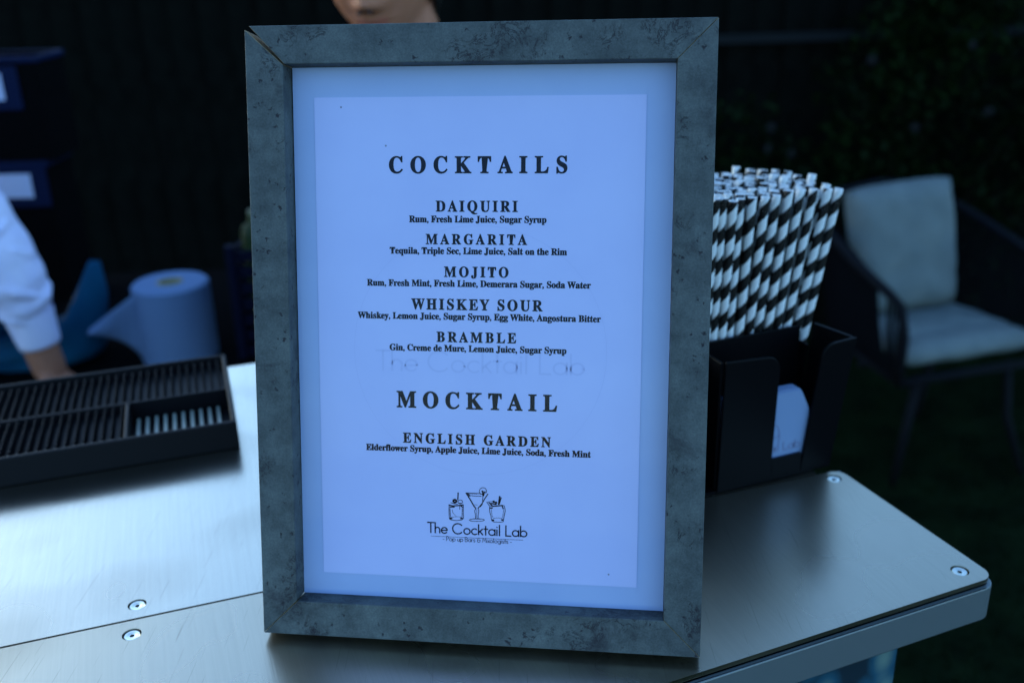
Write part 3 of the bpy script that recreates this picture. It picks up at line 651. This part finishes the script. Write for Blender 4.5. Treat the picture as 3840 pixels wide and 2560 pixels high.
for row in range(11):
    ph += random.uniform(-.6, .6); c = 0
    ncol = 17 - (row % 2)
    for k in range(ncol):
        s0 = -.0105 - k * .00675 - (row % 2) * .0034; y0 = .0475 + row * .0061
        rel = max(0, 1 + s0 / .115)
        s0 += random.uniform(-.0005, .0005); y0 += random.uniform(-.0004, .0006)
        lean_x = .215 * rel ** 2.6 + random.uniform(-.010, .010); lean_y = -.02 + .10 * row / 11 + random.uniform(-.012, .012)
        s1 = s0 + lean_x * SL; y1 = y0 + lean_y * SL
        zt = random.gauss(0, .0020) + (.004 if row > 4 and k > 6 else 0)
        a_ = cadw(s0, y0, .0032 + max(-.0, zt)); b2_ = cadw(s1, y1, .197)
        o = bpy.data.objects.new('straw', sm); COL.objects.link(o)
        q = (b2_ - a_).to_track_quat('Z', 'Y').to_matrix().to_4x4()
        grp = k // 4; base_ph = {0: 0.3, 1: 1.6, 2: 4.0, 3: .9, 4: 2.2}[grp] + (0.75 * (k % 4) if grp in (2,) else .12 * (k % 4))
        o.matrix_world = Matrix.Translation(a_) @ q @ Matrix.Rotation(base_ph + row * 1.7 + random.gauss(0, .7), 4, 'Z')
        tag(o, 'black and white spiral striped paper straw standing in the bar caddy', 'straw', 'striped paper straws standing in the caddy'); ns += 1

# ------------------------------------------------------------------ garden armchair
ch = empty('garden_armchair', (1.265, 2.25, GROUND), R(16)); tag(ch, 'charcoal rope garden armchair with pale grey seat and back cushions', 'armchair')
def cushion(name, corners, th, nrm, puff=.018, nu=18, nv=16):
    """corners: 4 points (bl, br, tr, tl) of the lower face; pillow shape"""
    c = [Vector(p) for p in corners]; nrm = Vector(nrm).normalized(); vs = []; fs = []
    for side in (0, 1):
        for j in range(nv + 1):
            for i in range(nu + 1):
                a_, b_ = i / nu, j / nv; ed = min(a_, 1 - a_, b_, 1 - b_); U_, V_ = 2 * a_ - 1, 2 * b_ - 1; a_, b_ = .5 + .5 * U_ * math.sqrt(1 - .09 * V_ ** 4), .5 + .5 * V_ * math.sqrt(1 - .09 * U_ ** 4); p = (c[0] * (1 - a_) + c[1] * a_) * (1 - b_) + (c[3] * (1 - a_) + c[2] * a_) * b_
                k = min(1, ed * 9) ** .5; bul = (math.sin(PI * a_) * math.sin(PI * b_)) ** .5 * puff
                pin = 1 - .04 * (math.sin(PI * a_) if min(b_, 1 - b_) < .02 else 0)
                hh = th * (.25 + .75 * k) / 2 + bul
                wr = .004 * math.sin(17 * a_ + 6 * b_) * math.sin(9 * b_ + 2) + .006 * math.exp(-((a_ - b_ * .6 - .35) / .05) ** 2) * (b_ > .5) - .007 * math.exp(-((b_ - .22 - .12 * math.sin(3 * a_)) / .05) ** 2)
                vs.append(p + nrm * (th / 2 + (hh + wr) * (1 if side else -1)))
    W_ = nu + 1; n0 = W_ * (nv + 1)
    for j in range(nv):
        for i in range(nu):
            q = j * W_ + i; fs.append((q, q + W_, q + W_ + 1, q + 1)); fs.append((n0 + q, n0 + q + 1, n0 + q + W_ + 1, n0 + q + W_))
    bd = [i for i in range(W_)] + [j * W_ + nu for j in range(1, nv + 1)] + [nv * W_ + i for i in range(nu - 1, -1, -1)] + [j * W_ for j in range(nv - 1, 0, -1)]
    for k in range(len(bd)): a_, b_ = bd[k], bd[(k + 1) % len(bd)]; fs.append((a_, b_, n0 + b_, n0 + a_))
    return obj(name, vs, fs, M['cushion'], ch, smooth=True)
cushion('seat_cushion', [(-.215, -.150, .385), (.245, -.150, .385), (.185, .17, .385), (-.185, .17, .385)], .060, (0, 0, 1), .006)
cushion('back_cushion', [(-.180, .175, .435), (.165, .175, .435), (.160, .270, .815), (-.195, .270, .80)], .085, (0, -1, .25), .022)
m_ = MB()
m_.tube([(-.235, -.165, .362), (.26, -.165, .362), (.21, .22, .362), (-.21, .22, .362), (-.235, -.165, .362)], .012, 8); m_.tube([(-.25, 0, .355), (.25, 0, .355)], .01, 8)
m_.build('seat_frame', M['chair_metal'], ch, smooth=True)
for sx in (-1, 1):
    m_ = MB(); m_.tube([(sx * .15, -.13, .36), (sx * .17 + .01 * (sx > 0), -.13, .18), (-.178, -.115, .0) if sx < 0 else (.228, -.175, .0)], [.013, .012, .009], 8); m_.build('leg', M['chair_metal'], ch, smooth=True)
    m_ = MB(); m_.tube([(sx * .20, .21, .36), (sx * .19, .23, .18), (sx * .18, .25, .0)], [.013, .012, .009], 8); m_.build('leg', M['chair_metal'], ch, smooth=True)
    arm = [(sx * .242, -.165, .36), (sx * .248, -.175, .50), (sx * .258, -.16, .585), (sx * .275, -.12, .615), (sx * .272, .05, .655), (sx * .255, .22, .70), (sx * .215, .31, .735)]
    m_ = MB(); m_.tube(arm, [.013, .013, .014, .014, .014, .013, .012], 8); m_.build('armrest', M['chair_metal'], ch, smooth=True)
    m_ = MB()
    for k in range(26):
        f_ = k / 25; top = Vector(arm[3]).lerp(Vector(arm[6]), f_) if f_ > .15 else Vector(arm[2]).lerp(Vector(arm[4]), f_ * 2)
        bot = Vector((sx * (.245 - .04 * f_), -.16 + .38 * f_, .362)); m_.tube([top, (top + bot) / 2 + Vector((sx * .006, 0, 0)), bot], .0042, 5, cap=False)
    tag(m_.build('rope_weave', M['rope'], ch, smooth=True), kind='stuff')
m_ = MB(); m_.tube([(-.215, .31, .735), (-.15, .335, .775), (0, .345, .79), (.15, .335, .775), (.215, .31, .735)], .012, 8); m_.build('back_rail', M['chair_metal'], ch, smooth=True)
m_ = MB()
for k in range(22):
    f_ = -1 + 2 * k / 21; m_.tube([(f_ * .2, .34 - .03 * abs(f_), .785 - .045 * f_ * f_), (f_ * .195, .225, .36)], .0042, 5, cap=False)
tag(m_.build('rope_weave', M['rope'], ch, smooth=True), kind='stuff')

# ------------------------------------------------------------------ back table with the roll, crates, sheet
TZ = -.335
tb = empty('back_table', (-.66, 1.3, GROUND)); tag(tb, 'black covered work table behind the bar carrying the paper roll', 'table')
m_ = MB(); m_.box((-.37, -.28, .79), (.35, .5, -GROUND + TZ)); m_.build('table_top', M['black_cloth'], tb, bevel=.004)
for sx in (-.34, .32):
    for sy in (-.25, .47): m_ = MB(); m_.box((sx - .015, sy - .015, 0), (sx + .015, sy + .015, .79)); m_.build('leg', M['chair_metal'], tb)
ro_ = empty('paper_towel_roll', (-.592, 1.27, TZ)); tag(ro_, 'thick blue paper towel roll standing upright with a loose end', 'paper towel')
m_ = MB(); RR, RH = .0685, .145; seg = 56; prof = [(.024, 0), (RR - .004, 0), (RR, .003), (RR, RH - .004), (RR - .004, RH), (.024, RH), (.024, 0)]
for r, z in prof:
    for k in range(seg): m_.v.append(Vector((r * math.cos(2 * PI * k / seg), r * math.sin(2 * PI * k / seg), z)))
for i in range(len(prof) - 1):
    for k in range(seg): k2 = (k + 1) % seg; m_.f.append((i * seg + k, i * seg + k2, (i + 1) * seg + k2, (i + 1) * seg + k)); m_.mi.append(0)
m_.build('roll_body', M['roll'], ro_, smooth=False, bevel=0)
m_ = MB()
for r, z in ((.0235, .001), (.0235, RH + .001), (.0195, RH + .001), (.0195, .001)):
    for k in range(28): m_.v.append(Vector((r * math.cos(2 * PI * k / 28), r * math.sin(2 * PI * k / 28), z)))
for i in range(3):
    for k in range(28): k2 = (k + 1) % 28; m_.f.append((i * 28 + k, i * 28 + k2, (i + 1) * 28 + k2, (i + 1) * 28 + k)); m_.mi.append(0)
m_.build('core', M['card'], ro_, smooth=True)
vs = []; nu, nv = 14, 8
for i in range(nu + 1):
    a_ = i / nu
    x = -RR * .80 - .085 * a_; y = -RR * .62 + .02 * math.sin(a_ * 3) - .02 * a_
    zt = RH - .010 - .058 * a_; zb = .012 + .060 * a_
    for j in range(nv + 1): b_ = j / nv; vs.append((x + .010 * b_ * (1 - b_) * a_, y + .008 * math.sin(4 * a_ + 3 * b_), zb + (zt - zb) * b_))
fs = [(i * (nv + 1) + j, (i + 1) * (nv + 1) + j, (i + 1) * (nv + 1) + j + 1, i * (nv + 1) + j + 1) for i in range(nu) for j in range(nv)]
o = obj('loose_end', vs, fs, M['roll'], ro_, smooth=True); so = o.modifiers.new('solid', 'SOLIDIFY'); so.thickness = .0006

# blue plastic carrier bag behind the roll
bg_ = empty('carrier_bag', (-.80, 1.27, TZ)); tag(bg_, 'bright blue plastic sheet bag slumped to a peak on the table behind the arm', 'bag')
prof = [(-.19, .02, .0), (-.12, .07, .0), (.0, .09, .0), (.06, .04, .0), (.062, -.04, .0), (.0, -.06, .0), (-.08, -.07, .0), (-.17, -.06, .0)]
tops = [(-.19, .02, .06), (-.12, .06, .05), (-.01, .07, .05), (.105, .01, .16), (.090, -.03, .235), (.035, -.04, .085), (-.06, -.06, .055), (-.17, -.05, .06)]
vs = []; nz = 8
for k in range(nz + 1):
    f_ = k / nz
    for i in range(8):
        p, q = Vector(prof[i]), Vector(tops[i]); c_ = p.lerp(q, f_); bul = 1 + .12 * math.sin(PI * f_); vs.append((c_.x * bul + .006 * math.sin(i * 2.3 + k), c_.y * bul + .006 * math.cos(i * 1.7 + k * 1.3), c_.z))
fs = [(k * 8 + i, k * 8 + (i + 1) % 8, (k + 1) * 8 + (i + 1) % 8, (k + 1) * 8 + i) for k in range(nz) for i in range(8)] + [tuple(reversed(range(8)))]
o = obj('bag_body', vs, fs, M['teal'], bg_, smooth=True); ss = o.modifiers.new('s', 'SUBSURF'); ss.levels = 1; ss.render_levels = 1; so = o.modifiers.new('solid', 'SOLIDIFY'); so.thickness = .001

# black stacking crates with blue rims and white labels
def crate(loc, w, d, h, band, lab, label):
    c = empty('stacking_crate', loc); tag(c, label, 'crate', 'black crates with blue rims stacked on the table')
    m_ = MB(); t_ = .006
    m_.box((-w, 0, 0), (0, t_, h - band)); m_.box((-w, d - t_, 0), (0, d, h - band)); m_.box((-t_, t_, 0), (0, d - t_, h - band)); m_.box((-w, t_, 0), (-w + t_, d - t_, h - band)); m_.box((-w + t_, t_, 0), (-t_, d - t_, .006))
    m_.build('body', M['black_cloth'], c)
    m_ = MB(); o_ = .003; zb = h - band
    m_.box((-t_, 0, zb), (0, d, h)); m_.box((-w, 0, zb), (-w + t_, d, h)); m_.box((-w + t_, 0, zb), (-t_, t_, h)); m_.box((-w + t_, d - t_, zb), (-t_, d, h)); m_.build('rim', M['black_cloth'], c, bevel=.002)
    m_ = MB(); m_.box((-w - o_, -o_, h - .012), (o_, t_, h + .001)); m_.box((-w - o_, d - t_, h - .012), (o_, d + o_, h + .001)); m_.box((-t_, t_, h - .012), (o_, d - t_, h + .001)); m_.box((-w - o_, t_, h - .012), (-w + t_, d - t_, h + .001)); m_.build('rim_edge', M['navy'], c, bevel=.003)
    m_ = MB(); m_.box((lab[0] - .01, -.0045, lab[1] - .02), (lab[2] + .032, -.0003, lab[3] + .012)); m_.build('label_holder', M['navy'], c, bevel=.001)
    m_ = MB(); m_.box((lab[0], -.0062, lab[1]), (lab[2], -.0048, lab[3])); m_.build('label_card', M['label'], c)
    return c
crate((-.925, 1.60, TZ), .34, .13, .305, .088, (-.30, .232, -.035, .282), 'lower black stacking crate with blue rim and long white label')
crate((-.905, 1.605, TZ + .306), .355, .13, .208, .080, (-.28, .125, -.075, .178), 'upper black stacking crate with blue rim and white label')
nv_ = empty('plastic_crate', (-.325, 1.38, TZ)); tag(nv_, 'dark navy plastic crate on the table right of the paper roll', 'crate')
m_ = MB()
w2, d2, h2 = .145, .13, .215
for k in range(7):
    z = .003 + k * .0302; m_.box((-w2, -d2, z), (w2, -d2 + .006, z + .020)); m_.box((-w2, d2 - .006, z), (w2, d2, z + .020)); m_.box((-w2, -d2 + .006, z), (-w2 + .006, d2 - .006, z + .020)); m_.box((w2 - .006, -d2 + .006, z), (w2, d2 - .006, z + .020))
m_.build('slatted_side', M['navy_dim'], nv_, bevel=.001)
for sx in (-1, 1):
    for sy in (-1, 1): m_ = MB(); m_.box((sx * w2 - .008, sy * d2 - .008, 0), (sx * w2 + .008, sy * d2 + .008, h2)); m_.build('corner_post', M['navy_dim'], nv_, bevel=.002)
bt = empty('green_bottle', (-.425, 1.29, TZ + .004)); tag(bt, 'small green glass bottle poking up from the navy crate', 'bottle')
def lathe(name, prof, m, parent, seg=24):
    m_ = MB()
    for r, z in prof:
        for k in range(seg): m_.v.append(Vector((r * math.cos(2 * PI * k / seg), r * math.sin(2 * PI * k / seg), z)))
    for i in range(len(prof) - 1):
        for k in range(seg): k2 = (k + 1) % seg; m_.f.append((i * seg + k, i * seg + k2, (i + 1) * seg + k2, (i + 1) * seg + k)); m_.mi.append(0)
    return m_.build(name, m, parent, smooth=True)
lathe('glass_body', [(.001, 0), (.030, .002), (.032, .01), (.032, .222), (.028, .236), (.016, .244), (.014, .250)], M['bottle'], bt)
lathe('cap', [(.0155, .244), (.0165, .246), (.0165, .262), (.014, .265), (.001, .265)], mat('lime_cap', (.025, .05, .01), .5), bt)

# ------------------------------------------------------------------ people
def remeshed(name, m_, mats, voxel, parent, smooth_it=6, mfun=None):
    o = m_.build(name, mats[0], None, fix=True)
    r = o.modifiers.new('r', 'REMESH'); r.mode = 'VOXEL'; r.voxel_size = voxel; r.use_smooth_shade = True
    s_ = o.modifiers.new('s', 'SMOOTH'); s_.factor = .5; s_.iterations = smooth_it
    me = evaluated(o); me.name = name; me.materials.clear(); [me.materials.append(x) for x in mats]
    old = o.data; o.modifiers.clear(); o.data = me; bpy.data.meshes.remove(old); o.parent = parent
    if mfun:
        mi = [mfun(p.center) for p in me.polygons]; me.polygons.foreach_set('material_index', mi)
    me.polygons.foreach_set('use_smooth', [True] * len(me.polygons))
    return o
def capsule(m_, pts, rs, seg=16):
    m_.tube(pts, rs, seg)
    for p, r in ((pts[0], rs[0]), (pts[-1], rs[-1])): m_.ball(p, r if not hasattr(r, '__len__') else min(r), 14, 9)
def head_shape(m_, Mx, seg=64, rings=56):
    """adult head, face towards -Y, centre at eye height; Mx places it"""
    b0 = len(m_.v)
    def G(x, z, cx, cz, sx, sz): return math.exp(-((x - cx) / sx) ** 2 - ((z - cz) / sz) ** 2)
    for i in range(rings + 1):
        a_ = PI * i / rings
        for k in range(seg):
            t_ = 2 * PI * k / seg; z = math.cos(a_); ra_ = math.sin(a_) ** (1 if z > 0 else .5); x = ra_ * math.sin(t_); y = -ra_ * math.cos(t_)
            X = .078 * x; Z = .112 * z + (.004 if z > 0 else 0); Y = .095 * y
            if z < 0:
                jaw = min(1, -z); X *= 1 - .36 * jaw ** 2.6; Y = Y * (1 - .12 * jaw) - .012 * jaw ** 1.5
                if y > 0: Y *= 1 - .45 * jaw
            if y < 0:
                fr_ = min(1, -y * 1.4)
                dsp = -.021 * G(X, Z, 0, -.041, .0135, .012) - .013 * G(X, Z, 0, -.020, .0085, .026) - .009 * (G(X, Z, .0145, -.046, .008, .008) + G(X, Z, -.0145, -.046, .008, .008))
                dsp += .011 * (G(X, Z, .031, -.002, .017, .013) + G(X, Z, -.031, -.002, .017, .013)) - .006 * (G(X, Z, .028, .022, .024, .009) + G(X, Z, -.028, .022, .024, .009))
                dsp -= .0075 * (G(X, Z, 0, -.068, .022, .0055) + 1.1 * G(X, Z, 0, -.080, .018, .0060)); dsp += .005 * G(X, Z, 0, -.0738, .026, .0022)
                dsp -= .006 * G(X, Z, 0, -.103, .020, .012); dsp -= .005 * (G(X, Z, .045, -.035, .02, .022) + G(X, Z, -.045, -.035, .02, .022))
                dsp += .003 * G(X, Z, 0, -.058, .004, .006)
                Y += dsp * fr_
            m_.v.append(Mx @ Vector((X, Y, Z)))
    for i in range(rings):
        for k in range(seg): k2 = (k + 1) % seg; m_.f.append((b0 + i * seg + k, b0 + i * seg + k2, b0 + (i + 1) * seg + k2, b0 + (i + 1) * seg + k)); m_.mi.append(0)
    for s_ in (-1, 1):    # ears
        e_ = MB(); e_.ball((s_ * .077, .012, -.022), (.009, .018, .031), 12, 9)
        n0 = len(m_.v); m_.v += [Mx @ q for q in e_.v]; m_.f += [tuple(j + n0 for j in f_) for f_ in e_.f]; m_.mi += [0] * len(e_.f)
def hand(m_, wrist, fdir, palm_n, side=1, curl=.5, s=1.0):
    """palm and five fingers; fdir along the fingers, palm_n out of the palm"""
    f_ = Vector(fdir).normalized(); n_ = Vector(palm_n); n_ = (n_ - f_ * n_.dot(f_)).normalized(); x_ = f_.cross(n_).normalized() * side; w0 = Vector(wrist)
    for off, l0 in ((-.027, .082), (-.009, .088), (.009, .086), (.026, .078)): capsule(m_, [w0 + x_ * off * .6 * s, w0 + (x_ * off + f_ * l0) * s], [.014 * s, .0115 * s], 10)
    for off, l0, ln_ in ((-.028, .078, .058), (-.0095, .084, .074), (.009, .084, .080), (.0275, .080, .070)):
        p = w0 + (x_ * off + f_ * l0) * s; d = f_.copy(); pts = [p]
        for j, fr_ in enumerate((.45, .32, .23)):
            ang = curl * (.5 + .4 * j); d = (d * math.cos(ang) + n_ * math.sin(ang)).normalized(); pts.append(pts[-1] + d * ln_ * fr_ * s)
        capsule(m_, pts, [.0095 * s, .0088 * s, .0080 * s, .0068 * s], 10)
    p = w0 + (x_ * .026 + f_ * .022) * s; pts = [p, p + (x_ * .024 + f_ * .024 + n_ * .010) * s, p + (x_ * .034 + f_ * .050 + n_ * .020) * s, p + (x_ * .034 + f_ * .072 + n_ * .026) * s]; capsule(m_, pts, [.014 * s, .0115 * s, .0098 * s, .0078 * s], 10)
def head_matrix(pos, yaw, pitch, roll=0):
    return Matrix.Translation(Vector(pos)) @ Matrix.Rotation(yaw, 4, 'Z') @ Matrix.Rotation(pitch, 4, 'X') @ Matrix.Rotation(roll, 4, 'Y')
def hair(name, Mx, parent, long=False):
    m_ = MB(); b0 = 0; seg, rings = 40, 26
    for i in range(rings + 1):
        a_ = PI * i / rings
        for k in range(seg):
            t_ = 2 * PI * k / seg; x = math.sin(a_) * math.sin(t_); y = -math.sin(a_) * math.cos(t_); z = math.cos(a_)
            p = Vector((.085 * x, .108 * y + .012, .122 * z + .006)); 
            if y < -.1 and z < .42: p.y = max(p.y, .012 + (.0 if abs(x) < .8 else -.03)); p.x *= .97 if abs(x) < .8 else 1.0
            if long and z < 0 and y > -.3: p.z *= 1.35
            p *= 1 + .012 * math.sin(t_ * 17) * math.sin(a_)
            m_.v.append(Mx @ p)
    for i in range(rings):
        for k in range(seg): k2 = (k + 1) % seg; m_.f.append((i * seg + k, i * seg + k2, (i + 1) * seg + k2, (i + 1) * seg + k)); m_.mi.append(0)
    return m_.build(name, M['hair'], parent, smooth=True)
def nostrils(Mx, parent):
    for s_ in (-1, 1):
        m_ = MB(); m_.ball((s_ * .0070, -.1090, -.0495), (.0038, .0060, .0030), 12, 8); [m_.v.__setitem__(i, Mx @ q) for i, q in enumerate(m_.v)]; m_.build('nostril', M['nostril'], parent, smooth=True)
def eyes(Mx, parent):
    for s_ in (-1, 1):
        m_ = MB(); m_.ball((s_ * .031, -.071, -.002), .0122, 16, 12); [m_.v.__setitem__(i, Mx @ q) for i, q in enumerate(m_.v)]; o = m_.build('eyelid', M['skin'], parent, smooth=True)

# bartender behind the frame, looking down
g1 = Vector((-.10, 1.06, GROUND)); p1 = empty('person', g1); tag(p1, 'person in dark clothes behind the frame, only cheeks, nose and lips showing', 'person')
inv = Matrix.Translation(-g1)
HM1 = inv @ head_matrix((-.145, 1.03, .360), R(-10), R(15), R(-4))
bd = MB(); head_shape(bd, HM1)
L3 = lambda x, y, z: Vector((x, y, z)) - g1
capsule(bd, [L3(-.122, 1.055, .30), L3(-.115, 1.075, .16)], [.05, .056])
capsule(bd, [L3(-.11, 1.07, .12), L3(-.10, 1.09, -.05), L3(-.10, 1.09, -.25), L3(-.10, 1.09, -.36)], [(.15, .09), (.14, .095), (.12, .09), (.14, .10)], 24)
for s_ in (-1, 1):
    sh = L3(-.11 + s_ * .155, 1.07, .10); elb = L3(-.11 + s_ * .20, 1.00, -.16); wr = L3(-.11 + s_ * .09, .80, -.20)
    capsule(bd, [sh, (sh + elb) / 2, elb], [.048, .042, .036]); capsule(bd, [elb, (elb + wr) / 2, wr], [.037, .033, .024]); hand(bd, wr, (-s_ * .5, -.8, -.25), (0, -.2, -1), s_, .5, .92)
    hp = L3(-.10 + s_ * .085, 1.09, -.38); kn = L3(-.10 + s_ * .09, 1.07, -.75); an = L3(-.10 + s_ * .09, 1.10, -1.07)
    capsule(bd, [hp, (hp + kn) / 2, kn], [.082, .068, .052]); capsule(bd, [kn, (kn + an) / 2, an], [.052, .048, .032]); capsule(bd, [an, an + Vector((0, -.06, -.04)), an + Vector((0, -.15, -.05))], [.034, .034, .026])
body1 = remeshed('body', bd, [M['skin'], M['lip']], .0032, p1, 4, lambda c: 1 if (lambda q: q.y < -.07 and abs(q.x) < .021 and (-.083 < q.z < -.066))(HM1.inverted() @ c) else 0)
hair('hair', HM1, p1, True); eyes(HM1, p1); nostrils(HM1, p1)
tp = MB(); capsule(tp, [L3(-.112, 1.068, .13), L3(-.10, 1.09, -.05), L3(-.10, 1.09, -.25), L3(-.10, 1.09, -.40)], [(.165, .10), (.158, .11), (.14, .108), (.155, .118)], 24)
for s_ in (-1, 1):
    sh = L3(-.11 + s_ * .155, 1.07, .10); elb = L3(-.11 + s_ * .20, 1.00, -.16); capsule(tp, [sh, (sh + elb) / 2, elb], [.06, .052, .047])
    hp = L3(-.10 + s_ * .085, 1.09, -.38); kn = L3(-.10 + s_ * .09, 1.07, -.75); an = L3(-.10 + s_ * .09, 1.10, -1.06); capsule(tp, [hp, (hp + kn) / 2, kn, an], [.096, .082, .066, .052])
remeshed('dark_clothes', tp, [M['black_cloth']], .006, p1, 8)

# bartender at the left, reaching down to the table; only a white sleeve and forearm in view
g2 = Vector((-1.16, 1.16, GROUND)); p2 = empty('person', g2); tag(p2, 'person at the left edge, white shirt sleeve and bare wrist reaching down', 'person')
L2 = lambda x, y, z: Vector((x, y, z)) - g2
HM2 = Matrix.Translation(-g2) @ head_matrix((-1.14, 1.13, .44), R(75), R(22))
bd = MB(); head_shape(bd, HM2, 40, 36)
capsule(bd, [L2(-1.16, 1.15, .37), L2(-1.18, 1.16, .26)], [.054, .062])
capsule(bd, [L2(-1.18, 1.16, .20), L2(-1.18, 1.17, .0), L2(-1.17, 1.17, -.2), L2(-1.17, 1.17, -.32)], [(.11, .16), (.105, .15), (.10, .135), (.11, .15)], 24)
shR = L2(-1.10, 1.02, .20); elR = L2(-.895, 1.10, .10); wrR = L2(-.773, 1.13, -.292)
def armpts(a_, b_): return [a_, (a_ + b_) / 2, b_]
capsule(bd, armpts(L2(-1.13, 1.02, .20), elR), [.052, .045, .040]); capsule(bd, [elR, L2(-.85, 1.115, -.02), L2(-.792, 1.13, -.19), wrR], [.042, .042, .031, .028])
hand(bd, wrR + Vector((.004, 0, -.01)), (.32, -.35, -.30), (0, -.4, -1), 1, .35, .95)
shL = L2(-1.16, 1.34, .20); elL = L2(-1.05, 1.42, -.06); wrL = L2(-.93, 1.22, -.18)
capsule(bd, armpts(shL, elL), [.052, .045, .040]); capsule(bd, armpts(elL, wrL), [.042, .038, .028]); hand(bd, wrL, (.5, -.5, -.5), (-.5, -.5, 0), -1, .5, .95)
for s_ in (-1, 1):
    hp = L2(-1.17, 1.17 + s_ * .09, -.34); kn = L2(-1.15, 1.17 + s_ * .10, -.74); an = L2(-1.18, 1.17 + s_ * .10, -1.07)
    capsule(bd, armpts(hp, kn), [.09, .075, .056]); capsule(bd, armpts(kn, an), [.056, .052, .036]); capsule(bd, [an, an + Vector((.07, 0, -.04)), an + Vector((.17, 0, -.05))], [.036, .036, .028])
remeshed('body', bd, [M['skin']], .0038, p2, 4); hair('hair', HM2, p2); eyes(HM2, p2)
sh_ = MB(); capsule(sh_, [L2(-1.18, 1.16, .22), L2(-1.18, 1.17, .0), L2(-1.17, 1.17, -.2), L2(-1.17, 1.17, -.38)], [(.12, .175), (.125, .17), (.12, .155), (.13, .17)], 24)
capsule(sh_, armpts(shL, elL), [.066, .062, .056]); capsule(sh_, [elL, elL.lerp(wrL, .5), elL.lerp(wrL, .85)], [.056, .05, .042])
capsule(sh_, [L2(-1.12, 1.02, .22), L2(-1.0, 1.05, .17), elR], [.070, .068, .064])
# gathered lower sleeve
SLV = [(.10, -.895, .064), (.05, -.870, .063), (.0, -.847, .063), (-.05, -.828, .061), (-.10, -.809, .059), (-.14, -.798, .054), (-.175, -.791, .046), (-.20, -.787, .038)]
def slv(f_):
    t_ = f_ * (len(SLV) - 1); i = min(int(t_), len(SLV) - 2); t_ -= i; a_, b_ = SLV[i], SLV[i + 1]; q = [a_[k] * (1 - t_) + b_[k] * t_ for k in range(3)]
    return L2(q[1], 1.10 + .03 * f_, q[0]), q[2]
pts = []; rs = []
for k in range(31):
    p, r = slv(k / 30); pts.append(p); rs.append(r + .0020 * math.sin(k * 1.25 + 1) * (.4 + .6 * k / 30))
sh_.tube(pts, rs, 28)
for k in range(9):      # cloth folds
    f_ = .15 + .092 * k; a_ = 1.2 * math.sin(2.1 * k) - 1.2; c_, rad = slv(f_); n_ = .5 * math.sin(3.3 * k + 1)
    q = [c_ + Vector((math.cos(a_ + t_) * rad * .97, math.sin(a_ + t_) * rad * .97, -n_ * .05 * t_)) for t_ in (-.9, -.4, .1, .6, 1.0)]
    sh_.tube(q, [.001, .006, .0095, .006, .001], 8)
remeshed('shirt', sh_, [M['shirt']], .0035, p2, 5)
m_ = MB(); c0 = L2(-.788, 1.13, -.192); c1 = L2(-.780, 1.132, -.250); m_.tube([c0, c0.lerp(c1, .25), c0.lerp(c1, .9), c1, c1 - (c1 - c0) * .05], [.041, .0385, .0345, .0335, .0305], 32, cap=False); o = m_.build('cuff', M['shirt'], p2, smooth=True)
tr_ = MB()
for s_ in (-1, 1):
    hp = L2(-1.17, 1.17 + s_ * .09, -.36); kn = L2(-1.15, 1.17 + s_ * .10, -.74); an = L2(-1.18, 1.17 + s_ * .10, -1.06); capsule(tr_, [hp, (hp + kn) / 2, kn, an], [.104, .088, .072, .058])
remeshed('trousers', tr_, [M['black_cloth']], .007, p2, 8)
